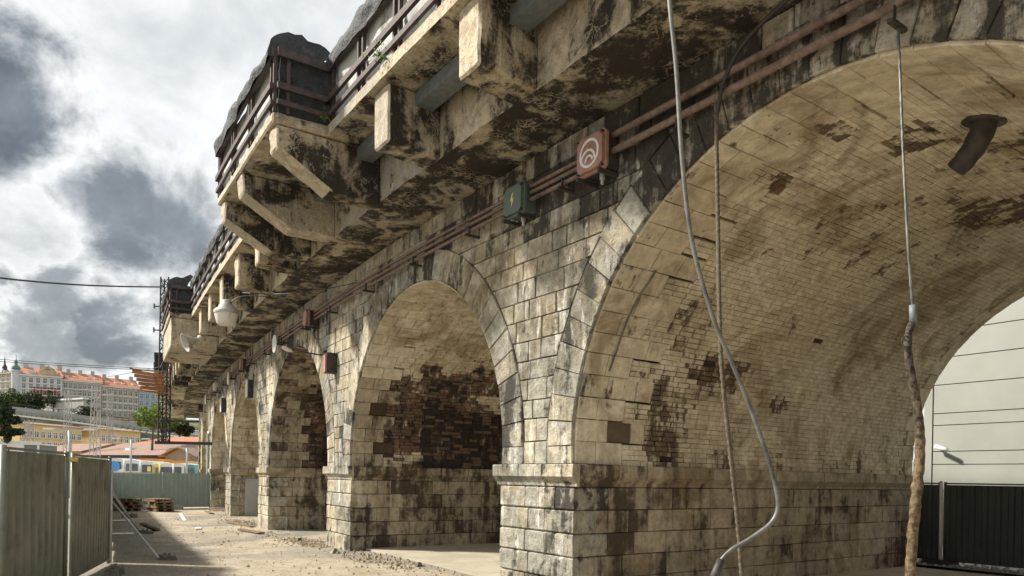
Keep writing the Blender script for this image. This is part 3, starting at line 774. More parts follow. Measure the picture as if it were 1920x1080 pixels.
# ------------------------------------------------------------------ pipes and boxes on the wall
def wallpt(px, z, d=-.17):                 # the point of the facade line seen in picture column px
    sx = (px - CXP) / FPX; lo, hi = -60., 8.
    for _ in range(50):
        m_ = (lo + hi) / 2; P = Vector(Wp(m_, d, z)); v = P - Vector((0, 0, EYE)); w_ = v.dot(FW)
        r_ = v.dot(RT) / w_; u_ = v.z / w_; x_ = r_ * math.cos(ROLL) + u_ * math.sin(ROLL)
        if w_ < 0 or x_ > sx: hi = m_
        else: lo = m_
    return (lo + hi) / 2
def pipe(s0, s1, z, rad, label, d=-.16, step=.5, sag=.0):
    n = int(abs(s1 - s0) / step) + 1
    pts = [Wp(s0 + (s1 - s0) * i / n, d, z + .006 * noise.noise(Vector((i * .3, z * 9, 0)))) for i in range(n + 1)]
    mb = MB(); mb.tube([Vector(p) - Vector(pts[0]) for p in pts], rad, 10)
    o = mb.build('conduit_pipe', M['rustpipe'], smooth=True); o.location = pts[0]
    return tag(o, label, 'pipe', 'rusty conduit pipes along the wall')
pipe(4.5, -6.7, 5.96, .042, 'upper thick rusty pipe between the red junction box and the top of the frame')
pipe(4.5, -6.7, 5.77, .042, 'lower thick rusty pipe between the red junction box and the top of the frame')
for z_, nm in ((5.87, 'topmost'), (5.78, 'middle'), (5.68, 'lowest')):
    pipe(-7.12, -8.35, z_, .030, nm + ' of three short rusty pipes between the red and the green box')
    pipe(-8.85, -41, z_, .028, nm + ' of three long rusty pipes running left from the green box')
# hangers (each a thing fixed to the wall)
def hanger(s_, z0=5.55, z1=5.72, lab=None):
    mb = MB(); mb.beam(Wp(s_, -.02, z0), Wp(s_, -.02, z1), .05, .014, up=Vector((1, 0, 0))); mb.beam(Wp(s_, -.02, z0 + .02), Wp(s_, -.30, z0 + .02), .05, .035)
    mb.beam(Wp(s_, -.225, z0 + .02), Wp(s_, -.225, z1), .035, .012, up=Vector((1, 0, 0)))
    o = mb.build('pipe_hanger', M['dkmetal']); return tag(o, lab, 'bracket', 'steel hangers carrying the wall pipes')
for s_, l_ in ((-3.15, 'dark steel pipe hanger above the wrapped hanging cable'), (-5.55, 'dark steel pipe hanger where the thin dark rope is tied'), (-7.55, 'dark steel pipe hanger just left of the red box'), (-9.9, 'dark steel pipe hanger just left of the green box'),
               (-11.9, 'dark steel pipe hanger over the crown of the second arch'), (-14.2, 'dark steel pipe hanger over the left haunch of the second arch'), (-16.6, 'dark steel pipe hanger over the pier of the second arch')):
    hanger(s_, lab=l_)
for i, nm in enumerate('first second third fourth fifth sixth seventh eighth ninth'.split()): hanger(-19 - i * 2.4, lab='small dark pipe hanger, ' + nm + ' beyond the tall red and black cabinet')
def jbox(s_, z_, w_, h_, dp, m_, name, label, cat='junction box', group=None, lid=True, dd=0.):
    root = empty(name, Wp(s_, dd, z_), -math.atan(sl(s_))); tag(root, label, cat, group)
    def rb(x0, x1, y0, y1, z0, z1, nm, m, c=.03):
        o = MB(); pl = [(x0 + c, z0), (x1 - c, z0), (x1, z0 + c), (x1, z1 - c), (x1 - c, z1), (x0 + c, z1), (x0, z1 - c), (x0, z0 + c)]
        o.add([(x, y0, zq) for x, zq in pl] + [(x, y1, zq) for x, zq in pl], [tuple(range(8)), tuple(range(8, 16))[::-1]] + [((i + 1) % 8, i, 8 + i, 8 + (i + 1) % 8) for i in range(8)])
        return o.build(nm, m, root)
    rb(-w_ / 2 + .03, w_ / 2 - .03, -dp + .06, -.035, -h_ / 2 + .03, h_ / 2 - .03, 'housing', M['dkmetal'] if m_ is M['redbox'] else m_)
    rb(-w_ / 2, w_ / 2, -dp + .02, -dp + .058, -h_ / 2, h_ / 2, 'flange', m_, .05)
    rb(-w_ / 2 + .035, w_ / 2 - .035, -dp - .025, -dp + .018, -h_ / 2 + .035, h_ / 2 - .035, 'cover', m_, .06)
    for sx_ in (-1, 1):
        for sz_ in (-1, 1): o = MB(); o.tube([(sx_ * (w_ / 2 - .045), -dp + .01, sz_ * (h_ / 2 - .045)), (sx_ * (w_ / 2 - .045), -dp - .035, sz_ * (h_ / 2 - .045))], .013, 8); o.build('screw', M['dkmetal'], root)
    o = MB(); o.tube([(.06, -dp / 2, -h_ / 2 + .04), (.06, -dp / 2, -h_ / 2 - .06)], .035, 10); o.tube([(.06, -dp / 2, -h_ / 2 - .06), (.06, -dp / 2, -h_ / 2 - .12)], .02, 8); o.build('cable_gland', M['galv'], root)
    for x_ in (-w_ / 2 + .05, w_ / 2 - .09): o = MB(); o.box((x_, -dp - .05, -h_ / 2 - .05), (x_ + .04, -.03, -h_ / 2 + .0)); o.build('support', M['dkmetal'], root)
    return root
b1 = jbox(-6.90, 5.79, .54, .50, .30, M['redbox'], 'junction_box', 'square faded red junction box marked with a white ring and arcs')
# painted ring and arcs, a few mm thick, on the cover
def arc_strip(c, rad, a0, a1, wd, y, n=28):
    o = MB(); v = []; f = []
    for i in range(n + 1):
        a = a0 + (a1 - a0) * i / n; ww = wd * (1 + .18 * noise.noise(Vector((i * .5, rad * 9, 0))))
        for rd in (rad - ww / 2, rad + ww / 2):
            for yy in (y, y - .004): v.append((c[0] + rd * math.cos(a), yy, c[1] + rd * math.sin(a)))
    for i in range(n):
        b = i * 4; f += [(b + 1, b + 3, b + 7, b + 5), (b, b + 1, b + 5, b + 4), (b + 3, b + 2, b + 6, b + 7)]
    o.add(v, f); return o
T = math.pi
arc_strip((0, .0), .165, 0, 2 * T, .034, -.326).build('painted_ring', M['white'], b1)
arc_strip((-.02, -.085), .125, T * -.02, T * 1.08, .028, -.327).build('painted_arc', M['white'], b1)
arc_strip((0, -.10), .065, T * .0, T * 1.05, .026, -.3275).build('painted_arc', M['white'], b1)
def bolt(parent, y, sc, m):
    o = MB(); P = [(.01, .5), (-.22, -.05), (-.02, -.02), (-.10, -.5), (.20, .10), (.0, .07), (.14, .5)]
    o.add([(x * sc, y, z * sc) for x, z in P] + [(x * sc, y - .004, z * sc) for x, z in P], [tuple(range(7, 14))] + [(i, (i + 1) % 7, 7 + (i + 1) % 7, 7 + i) for i in range(7)]); return o.build('lightning_mark', m, parent)
bolt(b1, -.3255, .2, M['rust'])
b2 = jbox(-8.60, 5.72, .50, .46, .28, M['greenbox'], 'junction_box', 'square grey-green junction box with yellow lightning bolt')
bolt(b2, -.3055, .20, M['yellow'])
for px, z_, l_, mm in ((585, 5.72, 'small pinkish red box on the pipes left of the second arch crown', 'redbox'), (460, 5.74, 'small red box on the pipes over the fourth arch', 'redbox'), (409, 5.76, 'narrow pale box on the pipes past the fourth arch', 'white'),
                       (376, 5.76, 'tiny red box at the far left end of the pipes', 'redbox')):
    jbox(wallpt(px, z_), z_, .42, .45, .34, M[mm], 'junction_box', l_)
for px, l_ in ((523, 'white oval disc sign on the pipes above the third arch'), (434, 'small white disc sign on the pipes above the fourth arch'), (390, 'tiny white disc sign farthest along the pipes')):
    s_ = wallpt(px, 5.7); root = empty('disc_sign', Wp(s_, -.3, 5.62), -math.atan(sl(s_))); tag(root, l_, 'sign')
    o = MB(); o.lathe([(.0, -.012), (.27, -.012), (.27, .012), (0, .012)], n=24); d_ = o.build('disc', M['white'], root); d_.rotation_euler = (R(90), 0, 0)
    o = MB(); o.box((-.02, .01, -.02), (.02, .28, .02)); o.build('stem', M['dkmetal'], root)
# alarm cabinet on the pier between the second and the third arch
s_ = wallpt(617, 4.4, -.2)
root = empty('alarm_cabinet', Wp(s_, 0, 4.35), -math.atan(sl(s_))); tag(root, 'tall red and black cabinet on the wall between the second and third arch', 'cabinet')
o = MB(); o.box((-.17, -.34, -.33), (.17, -.035, .33)); o.build('housing', M['dkmetal'], root)
o = MB(); o.box((-.19, -.40, -.30), (.13, -.345, .30)); o.build('cover', M['redbox'], root)
o = MB(); o.box((-.20, -.36, .335), (.20, -.03, .37)); o.build('hood', M['dkmetal'], root)
root.scale = (.68, .8, .68); o = MB(); o.tube(smooth_path([(.05, -.1, .37), (.05, -.08, .8), (-.05, -.06, 1.3)]), .015, 6); o.build('conduit', M['dkmetal'], root)
for px, z_, l_ in ((470, 4.75, 'small black box on the wall right of the fourth arch'), (420, 4.75, 'small dark double cabinet on the wall between the fourth and fifth arch')):
    s_ = wallpt(px, z_, -.1); root = empty('wall_cabinet', Wp(s_, 0, z_), -math.atan(sl(s_))); tag(root, l_, 'cabinet')
    o = MB(); o.box((-.2, -.22, -.32), (.2, -.035, .32)); o.build('housing', M['dkmetal'], root); o = MB(); o.box((-.2, -.25, -.3), (.12, -.222, .3)); o.build('cover', M['white'], root)
# lamp on an arm
root = empty('wall_lamp', Wp(-17.5, 0, 4.72), -math.atan(sl(-17.5))); tag(root, 'white wall lamp on a long thin arm beside the red cabinet', 'lamp')
o = MB(); o.tube(smooth_path([(0, -.03, -.05), (-.05, -.4, -.02), (-.12, -.75, .03)]), .018, 8); o.build('arm', M['dkmetal'], root)
o = MB(); o.lathe([(.02, -.22), (.06, -.17), (.075, 0), (.06, .17), (.02, .22)], n=14); hd = o.build('lamp_head', M['lampglass'], root, True); hd.location = (-.17, -.95, .04); hd.rotation_euler = (R(78), 0, R(20)); hd.scale = (.7, .7, .7)
o = MB(); o.box((-.06, -.10, -.12), (.06, -.03, .08)); o.build('wall_plate', M['dkmetal'], root)
# bell lamp below the deck
root = empty('bell_lamp', at(425, 552, 19.2)); tag(root, 'large pale bell-shaped lamp hanging under the deck brackets', 'lamp'); root.location.z = 6.36
for nm, pr, m_ in (('lamp_bowl', [(.0, -.75), (.20, -.745), (.24, -.70), (.29, -.50), (.30, -.44)], 'lampglass'), ('lamp_shade', [(.315, -.45), (.325, -.40), (.31, -.36), (.20, -.28), (.19, -.22), (.15, -.20), (.14, -.10), (.07, -.07), (.0, -.07)], 'lampmetal')):
    o = MB(); o.lathe(pr, n=28); o.build(nm, M[m_], root, True)
o = MB(); o.tube([(0, 0, -.1), (0, 0, .06)], .025, 8); o.tube(smooth_path([(.1, .02, -.2), (.35, .3, .0), (.8, .9, .0)]), .012, 6); o.build('suspension_rod', M['dkmetal'], root)
o = MB(); o.tube(smooth_path([(.3, .0, -.38), (.37, .0, -.5), (.30, 0, -.62)]), .012, 6); o.build('clip', M['lampmetal'], root)
# loudspeaker
lsp = at(372, 636, 25.2); root = empty('loudspeaker', lsp); tag(root, 'pale cone loudspeaker fixed at the corner of a far deck bracket', 'loudspeaker')
o = MB(); o.lathe([(.06, .0), (.08, .10), (.16, .26), (.30, .46), (.33, .48), (.31, .47), (.15, .28), (.04, .16), (0, .16)], n=24); c_ = o.build('horn', M['lampmetal'], root, True)
dr = (at(345, 643, 24.9) - lsp).normalized(); c_.rotation_euler = dr.to_track_quat('Z', 'Y').to_euler()
o = MB(); o.lathe([(.0, -.22), (.11, -.22), (.12, -.02), (.06, .0)], n=16); c_ = o.build('driver', M['lampmetal'], root, True); c_.rotation_euler = dr.to_track_quat('Z', 'Y').to_euler()
o = MB(); o.beam((0, 0, 0), (.15, .2, .28), .04); o.build('bracket', M['dkmetal'], root)
# wire from the wall to the bell lamp
o = MB(); A_, B_ = Vector(Wp(-14.6, -.12, 5.95)), Vector(root.location)
A_ = Vector(Wp(wallpt(665, 5.95), -.1, 5.95)); B_ = at(455, 549, 19.0)
o.tube([A_.lerp(B_, i / 20) - UP * (.12 * math.sin(math.pi * i / 20)) for i in range(21)], .010, 6)
tag(o.build('lamp_wire', M['dkmetal']), 'thin dark wire sagging under the deck soffit to the bell lamp', 'wire')
# weathered drain pipe stub in the first vault
s_, z_, nx, nz = prof(1, 6.35); P0 = Vector(Wp(s_, 1.95, z_)); nn = Vector((nx, 0, nz))
o = MB(); o.tube(smooth_path([P0 - nn * .05, P0 + nn * .14, P0 + nn * .30 + Vector((-.08, .03, 0)), P0 + nn * .42 + Vector((-.20, .06, 0))]), lambda i: .13 - .001 * i, 14, relief=lambda i, a: 1 + .05 * math.sin(3 * a + i), cap=True)
o.tube([P0 + nn * .0, P0 + nn * .035], .21, 16)
tag(o.build('drain_spout', M['dkmetal'], smooth=True), 'short black bent drain spout sticking out of the vault of the large arch', 'drain spout')
# thin rod leaning on the jamb stones of arch one
p_ = []
for (a_, d_) in ((2.75, .55), (2.1, .47), (1.3, .42)):
    s_, z_, nx, nz = prof(1, a_); p_.append(Vector(Wp(s_, d_, z_)) + Vector((nx, 0, nz)) * .05)
o = MB(); o.tube(smooth_path(p_), .012, 6); tag(o.build('metal_strip', M['cable'], smooth=True), 'thin pale metal strip fixed along the left jamb of the large arch', 'metal strip')
# ------------------------------------------------------------------ hanging cables
def hang(pts, rad, m_, name, label, cat, n=10, twist=0., tw=3, sub=14, amp=.12, rough=0.):
    P = smooth_path(pts, sub); c0 = P[-1].copy()
    o = MB(); L = [0.]
    for a, b in zip(P, P[1:]): L.append(L[-1] + (b - a).length)
    rel = (lambda i, a: 1 + amp * math.sin(tw * a + L[i] * twist) + rough * noise.noise(Vector((L[i] * 14, a, 0)))) if twist else None
    o.tube([p - c0 for p in P], (lambda i: rad(L[i] / L[-1])) if callable(rad) else rad, n, relief=rel)
    ob = o.build(name, m_, smooth=True); ob.location = c0; return tag(ob, label, cat)
g = lambda L_, t: [at(x, y, t + (dt[0] if dt else 0)) for x, y, *dt in L_]
c1 = hang(g([(1249, -120), (1255, 0), (1268, 130), (1279, 300), (1297, 450), (1335, 590), (1368, 670), (1405, 760), (1440, 860), (1458, 935), (1450, 975), (1410, 1008), (1370, 1032), (1345, 1062), (1333, 1100), (1325, 1200), (1340, 1290)], 5.4), .017, M['cable'], 'hanging_cable', 'thick smooth grey cable hanging in a long curve before the large arch', 'cable')
o = MB(); q_ = [at(1352, 1048, 5.39), at(1342, 1075, 5.39), at(1334, 1100, 5.39)]; o.tube([p - c1.location for p in q_], lambda i: (.026, .034, .036)[i], 12); f_ = o.build('ferrule', M['dkmetal'], c1, True)
t2 = 7.0
c2 = hang(g([(1343, 195, .55), (1344, 300, .5), (1346, 420, .4), (1349, 600, .1), (1354, 700), (1364, 800), (1375, 900), (1385, 1000), (1391, 1090), (1392, 1180)], t2), .021, M['rope'], 'hanging_rope', 'thin twisted dark rope hanging from the pipes to the ground behind the smooth cable', 'rope', n=12, twist=90, tw=2, sub=60, amp=.16)
P = [at(1560, -70, 6.45), at(1475, 0, 6.95), at(1396, 79, 7.35), at(1358, 150, 7.52), at(1344, 215, 7.53)]
o = MB(); o.tube([p - P[0] for p in smooth_path(P)], .022, 8); k_ = o.build('wall_cable', M['dkmetal'], smooth=True); k_.location = P[0]; tag(k_, 'black cable curving down the wall across the two thick pipes to the dark rope', 'cable')
t3 = 5.75
c3 = hang(g([(1684, 52, .35), (1688, 150, .2), (1694, 300, .1), (1702, 450), (1711, 575)], t3), .011, M['cable'], 'hanging_cable', 'thin pale cable hanging from a pipe hanger down to the brown wrapped cable end', 'cable', n=10, twist=60, tw=2, sub=30)
o = MB(); P = [at(1711, 572, t3), at(1712, 590, t3), at(1712, 608, t3)]; o.tube([p - c3.location for p in P], .027, 12); o.build('coupling', M['steel'], c3, True)
def wr(x): return .027 + .012 * min(1, x * 2.5)
c4 = hang(g([(1712, 604), (1704, 622), (1702, 650), (1706, 690), (1716, 740), (1724, 800), (1724, 870), (1716, 950), (1709, 1040), (1706, 1110), (1702, 1200), (1690, 1288)], t3), wr, M['wrap'], 'wrapped_cable', 'thick cable bandaged in brown and black tape below its metal coupling', 'cable', n=18, twist=62, tw=1, sub=70, amp=.05, rough=.26)
o = MB()
for cx_, cy_, rd in ((1699, 640, .035), (1702, 632, .028)):
    C_ = at(cx_, cy_, t3 - .03) - c4.location; o.tube([C_ + RT * (rd * math.cos(a * .35)) + UP * (1.2 * rd * math.sin(a * .35)) for a in range(19)], .004, 6)
o.build('wire_tie', M['dkmetal'], c4)

# ------------------------------------------------------------------ ground
def axis(lo, hi, st, far):
    a = []; x = lo
    while x <= hi: a.append(x); x += st
    x = st; q = lo; left = []
    while q > -far: x *= 1.35; q -= x; left.append(q)
    x = st; q = hi; right = []
    while q < far: x *= 1.35; q += x; right.append(q)
    return left[::-1] + a + right
xs = axis(-46, 8, .3, 1400); ys = axis(-4, 22, .3, 1400); v = []; f = []
for y in ys:
    for x in xs:
        zz_ = 0.
        zz_ = dip(x)
        if -50 < x < 12 and -8 < y < 26: zz_ += .022 * noise.noise(Vector((x * .5, y * .5, 0))) + .012 * noise.noise(Vector((x * 1.9, y * 1.9, 5)))
        v.append((x, y, zz_))
nx_ = len(xs)
for j in range(len(ys) - 1):
    for i in range(nx_ - 1): a = j * nx_ + i; f.append((a, a + 1, a + nx_ + 1, a + nx_))
tag(mesh('ground', v, f, M['ground'], rnd=.5, st=0., smooth=True), kind='structure')
# concrete slab floors under the arches
for k in (1, 2):
    c, r, cz = ARCH[k]; o = MB(); o.add([Wp(c - r - .05, .35, .035), Wp(c + r + .05, .35, .035), Wp(c + r + .05, DEPTH - .2, .035), Wp(c - r - .05, DEPTH - .2, .035), Wp(c - r - .05, .35, -.1), Wp(c + r + .05, .35, -.1)], [(0, 1, 2, 3), (4, 5, 1, 0)])
    tag(o.build('slab_floor', M['slab']), kind='structure')
o = MB(); o.add([(-9.5, 15.6, .05), (3, 15.6, .05), (3, 19, .05), (-9.5, 19, .05)], [(0, 1, 2, 3)]); tag(o.build('cobbled_path', M['cobble']), kind='structure')
o = MB()
for _ in range(500):
    x_, y_ = random.uniform(-9.5, -2), random.uniform(15.7, 16.6); o.rock((x_, y_, .06), random.uniform(.015, .05))
tag(o.build('gravel', M['cobble']), kind='stuff')
# rubble strip along the pier feet, and scattered grit
o = MB(); random.seed(5)
for _ in range(1500):
    s_ = random.uniform(-38, -7); d_ = -abs(random.gauss(0, .35)) + random.choice((0, 0, .3)); hv = noise.noise(Vector((s_ * .6, 3, 1)))
    if hv < .0: continue
    p = Wp(s_, d_ - .05, .01 + dip(s_)); o.rock(p, random.uniform(.005, .022) * (2.2 if random.random() < .08 else 1), r=random.random())
for _ in range(1800):
    s_ = random.uniform(-40, -3); d_ = random.uniform(-5, 1.5); p = Wp(s_, d_, .012 + dip(s_)); o.rock(p, random.uniform(.004, .016), r=random.random())
for _ in range(420):
    s_ = random.uniform(-30, -6); d_ = random.uniform(-4.2, .6); p = Wp(s_, d_, .012 + dip(s_)); o.rock(p, random.uniform(.012, .04) * random.random(), r=random.random())
for (cs, n_) in ((-18.5, 420), (-12.8, 220), (-27, 150)):
    for _ in range(n_):
        s_ = cs + random.gauss(0, 1.1); d_ = random.gauss(.0, .28) - .15; p = Wp(s_, d_, .02 + dip(s_)); o.rock(p, random.uniform(.008, .034), r=random.random())
tag(o.build('rubble', M['rubble']), kind='stuff')
for i, (px, py, sc, l_) in enumerate(((785, 1063, .07, 'fist sized dark stone lying on the ground right of the second pier'), (628, 1036, .09, 'pale rounded stone at the foot of the second pier'), (561, 1009, .09, 'small dark stone lying before the third arch opening'),
                                     (1000, 1075, .0, ''),)):
    if sc == 0: continue
    a_ = at(px, py, 1); v_ = a_ - Vector((0, 0, EYE)); t_ = -EYE / v_.z; p = v_ * t_
    o = MB(); o.rock((0, 0, .04), sc); k_ = o.build('loose_stone', M['footconc'] if i != 1 else M['rubble']); k_.location = (p.x, p.y, 0.01 + dip(p.x)); tag(k_, l_, 'stone')
# painted remains on the yard
def gp(px, py, z=0.):
    v_ = at(px, py, 1) - Vector((0, 0, EYE)); g = 0.
    for _ in range(6): t_ = (z + g - EYE) / v_.z; g = dip(v_.x * t_)
    return Vector((v_.x * t_, v_.y * t_, z + g))
for q in (((334, 962), (341, 962), (350, 976), (343, 976)), ((365, 988), (376, 988), (378, 991), (366, 991)), ((205, 999), (250, 998), (252, 1001), (205, 1002)), ((205, 975), (245, 974), (246, 976), (205, 977))):
    o = MB(); o.add([gp(x, y, .028) for x, y in q], [(0, 1, 2, 3)]); tag(o.build('road_marking', M['white']), kind='structure')
# planks lying flat near the third pier
for px, py, ln, a, l_ in ((405, 957, 2.2, .1, 'flat old plank lying nearest the fourth pier'), (392, 962, 1.8, -.1, 'short old plank lying in the dirt beside the longer one'), (450, 985, 2.6, .05, 'long old plank in the dirt before the third pier'), (470, 998, 1.6, .12, 'broken board in the dirt beside the long plank')):
    o = MB(); o.box((-ln / 2, -.1, .02), (ln / 2, .1, .055), jit=.01); k_ = o.build('plank', M['wood']); k_.location = gp(px, py); k_.rotation_euler = (0, 0, a); tag(k_, l_, 'plank')
# grey board closing part of the fourth arch
s_ = ARCH[4][0] - ARCH[4][1]
o = MB(); o.box((0, 0, 0), (.05, 1.0, 1.6), jit=.004); k_ = o.build('board_panel', M['doorgrey']); k_.location = Wp(s_ + .05, .55, -.14); tag(k_, 'pale grey board leaning flat on the wall inside the fourth arch', 'board')
# down pipe at the fifth pier
P = [Vector(Wp(-41.3, -.12, z_)) for z_ in (-.12, 1, 2, 3, 3.6)] + [Vector(Wp(-41.15, -.12, 3.85)), Vector(Wp(-40.9, -.1, 3.75))]
o = MB(); o.tube(smooth_path(P), .07, 8); tag(o.build('downpipe', M['galv'], smooth=True), 'pale downpipe with bent top on the far pier of the viaduct', 'pipe')

# ------------------------------------------------------------------ fences
def corrugated(root, L, H, m_, z0=.08, pitch=.25, dep=.03, frame=M['galv'], postw=.045, name='sheet'):
    o = MB(); n = int(L / pitch); p_ = L / n; prof_ = []
    for i in range(n): prof_ += [(i * p_, 0), (i * p_ + p_ * .35, 0), (i * p_ + p_ * .45, dep), (i * p_ + p_ * .90, dep)]
    prof_.append((L, 0)); rows = 6; v = []; f = []
    for j in range(rows + 1):
        z_ = z0 + (H - z0 - .03) * j / rows
        for i, (x, y) in enumerate(prof_): v.append((x, y + .018 * noise.noise(Vector((x * .9 + root.location.x, z_ * 1.1, root.location.y))), z_))
    N = len(prof_)
    for j in range(rows):
        for i in range(N - 1): a = j * N + i; f.append((a, a + 1, a + N + 1, a + N))
    o.add(v, f); o.build(name, m_, root)
    for x in (0, L):
        o = MB(); o.tube([(x, .015, 0), (x, .015, H + .03)], postw / 2 + .005, 10); o.build('post', frame, root, True)
    o = MB(); o.beam((0, .015, H), (L, .015, H), .035, .03); o.build('top_rail', frame, root)
    o = MB(); o.beam((0, .015, z0), (L, .015, z0), .035, .03); o.build('bottom_rail', frame, root)
def fence_panel(a, b, H, m_, label, group=None, **k):
    a, b = Vector(a), Vector(b); a.z += dip(a.x); root = empty('hoarding_panel', a, math.atan2(b.y - a.y, b.x - a.x)); tag(root, label, 'fence panel', group); bpy.context.view_layer.update()
    corrugated(root, (b - a).length, H, m_, **k); return root
PA, PB, PC, PD = (-9.96, .04, 0), (-12.3, .80, 0), (-12.62, .90, 0), (-15.12, 1.66, 0)
fence_panel(PA, PB, 1.94, M['fence'], 'nearest tall olive corrugated fence panel at the left edge', frame=M['fence'], postw=.06)
fence_panel(PC, PD, 1.93, M['fence'], 'narrow olive corrugated fence panel right of the nearest one', frame=M['fence'], pitch=.2)
q = Vector(PD); dirv = Vector((-.955, .11, 0)).normalized(); seg = 2.9
q = Vector((-15.4, 1.72, 0)); line_end = Vector((-39.3, 4.2, 0)); n = 8
for i, nm in enumerate('first second third fourth fifth sixth seventh last'.split()):
    a = q.lerp(line_end, i / n); b = q.lerp(line_end, (i + .985) / n)
    fence_panel(a, b, 1.72, M['fencegreen'] if i > 4 else M['fence'], nm + ' panel of the corrugated row receding edge-on behind the near panels', 'receding row of fence panels', pitch=.25)
fa, fb = Vector((-39.3, 4.35, 0)), Vector((-39.6, 8.9, 0))
for i in range(2):
    a = fa.lerp(fb, i / 2); b = fa.lerp(fb, (i + .99) / 2)
    fence_panel(a, b, 1.78, M['fencegreen'], ('pale green corrugated fence panel closing the yard, left one with the post', 'pale green corrugated fence panel closing the yard, right one touching the pier')[i], 'green panels across the end of the yard', pitch=.2)
# yellow clamps where the near panels meet
for z_, l_ in ((1.86, 'yellow clamp joining the two near fence panels at their top'),):
    o = MB(); o.box((-.18, -.05, -.03), (.18, .05, .03)); o.tube([(0, -.07, 0), (0, .07, 0)], .015, 8); k_ = o.build('fence_clamp', M['yellow']); k_.location = (-12.46, .86, z_); k_.rotation_euler = (0, 0, -.26); tag(k_, l_, 'clamp')
# feet with blocks and raking struts
def foot(p, rz, label, sc=1.):
    root = empty('concrete_ballast', p, rz); tag(root, label, 'fence foot', 'concrete feet of the fence')
    o = MB(); L, wd, h = .34 * sc, .13 * sc, .14 * sc
    o.add([(-L, -wd, 0), (L, -wd, 0), (L, wd, 0), (-L, wd, 0), (-L * .92, -wd * .8, h), (L * .92, -wd * .8, h), (L * .92, wd * .8, h), (-L * .92, wd * .8, h)], [(0, 3, 2, 1), (4, 5, 6, 7), (0, 1, 5, 4), (1, 2, 6, 5), (2, 3, 7, 6), (3, 0, 4, 7)])
    o.build('block', M['footconc'], root)
    for x in (-.12 * sc, .12 * sc):
        o = MB(); o.tube([(x, 0, h - .02), (x, 0, h + .07 * sc)], .022, 8); o.build('socket', M['footconc'], root, True)
    return root
foot(gp(313, 1049), .4, 'concrete foot block with two stubs nearest on the open ground', .62)
foot(gp(272, 1001), .5, 'dark foot block with a plank fallen across it', .75)
foot(gp(243, 970), .5, 'foot block in front of the stacked pallets', 1.)
foot(gp(214, 1080), -.25, 'rounded dark foot under the end of the narrow near panel', .9)
o = MB(); o.box((-.55, -.09, -.03), (.55, .09, .03), jit=.008); k_ = o.build('plank', M['footconc']); k_.location = gp(281, 997) + UP * .14; k_.rotation_euler = (0, R(14), 2.6); tag(k_, 'short grey plank tilted across the second foot block', 'plank')
for a, b, l_ in (((206, 936, 16.6), (298, 1049, 0), 'long raking steel strut ending at the nearest foot block'), ((206, 912, 24), (238, 962, 0), 'raking steel strut ending at the foot block by the pallets'), ((206, 918, 19), (262, 999, 0), 'raking steel strut behind the nearest one')):
    A_ = at(a[0] - 8, a[1] - 10, a[2]); B_ = gp(b[0], b[1]) + UP * .03
    o = MB(); o.tube([A_ - B_, Vector((0, 0, 0))], .024, 8); k_ = o.build('fence_strut', M['galv'], smooth=True); k_.location = B_; tag(k_, l_, 'strut', 'raking struts of the fence')
# pallets
pal = []
def make_pallet():
    root = empty('pallet', (0, 0, 0))
    for i in range(6): o = MB(); y = -.36 + i * .145; o.box((-.6, y - .05, .12), (.6, y + .05, .142)); o.build('top_board', M['wood'], root)
    for y in (-.35, 0, .35): o = MB(); o.box((-.6, y - .05, .02), (.6, y + .05, .118)); o.build('bearer', M['wood'], root)
    return root
p0 = make_pallet()
base = gp(236, 958)
for i, (dx, dy, dz, rz, l_) in enumerate(((0, 0, 0, .3, 'lowest pallet of the left stack by the green fence'), (.02, .05, .15, .35, 'second pallet of the left stack by the green fence'), (.0, .0, .30, .25, 'third pallet of the left stack by the green fence'), (.05, 0, .45, .4, 'top pallet of the left stack by the green fence'),
                               (.6, 1.35, 0, .2, 'lowest pallet of the right stack by the green fence'), (.62, 1.3, .15, .25, 'second pallet of the right stack by the green fence'), (.6, 1.36, .30, .1, 'third pallet of the right stack by the green fence'), (.6, 1.2, .45, .3, 'top pallet of the right stack by the green fence'))):
    p = p0 if i == 0 else copy_tree(p0); p.location = base + Vector((dx, dy, dz)); p.rotation_euler = (0, 0, rz); tag(p, l_, 'pallet', 'pallets stacked by the green fence')
for px, py, l_ in ((262, 955, 'long kerb stone lying left under the green fence'), (292, 955, 'white kerb stone lying in the middle under the green fence'), (322, 955, 'kerb stone lying right under the green fence')):
    o = MB(); o.box((-.5, -.12, 0), (.5, .12, .2), jit=.015); k_ = o.build('kerb_stone', M['stonegrey'] if px != 292 else M['white']); k_.location = gp(px, py); k_.rotation_euler = (0, 0, 1.2); tag(k_, l_, 'kerb stone')

# right: dark hoarding and clad building seen through the large arch
fa = Vector((-8.6, 16.1, 0))
for i, (xa, xb, l_) in enumerate(((-9.4, -7.23, 'dark corrugated hoarding panel left of the white post beyond the arch'), (-7.12, -3.6, 'wide dark corrugated hoarding panel right of the white post beyond the arch'), (-3.5, .1, 'dark corrugated hoarding panel outside the right frame edge'))):
    fence_panel((xa, 16.1, .06), (xb, 16.1, .06), 1.68, M['fencedark'], l_, 'dark hoarding behind the viaduct', frame=M['fencedark'], pitch=.22)
root = empty('fence_post', (-7.175, 16.06, .05)); tag(root, 'pale fence post standing in a dark base between the hoarding panels', 'fence post')
o = MB(); o.tube([(0, 0, 0), (0, 0, 1.74)], .032, 10); o.build('tube', M['white'], root, True)
o = MB(); o.box((-.32, -.12, 0), (.32, .12, .10), jit=.01); o.build('base_block', M['dkmetal'], root)
bld = empty('clad_building', (-10.2, 22, 0)); tag(bld, 'large building clad in wide off-white horizontal panels behind the dark hoarding', 'building')
zc = 1.55; hs = [.75, .37, .75, .34, .82, .78, .76, .80, .76, .8]
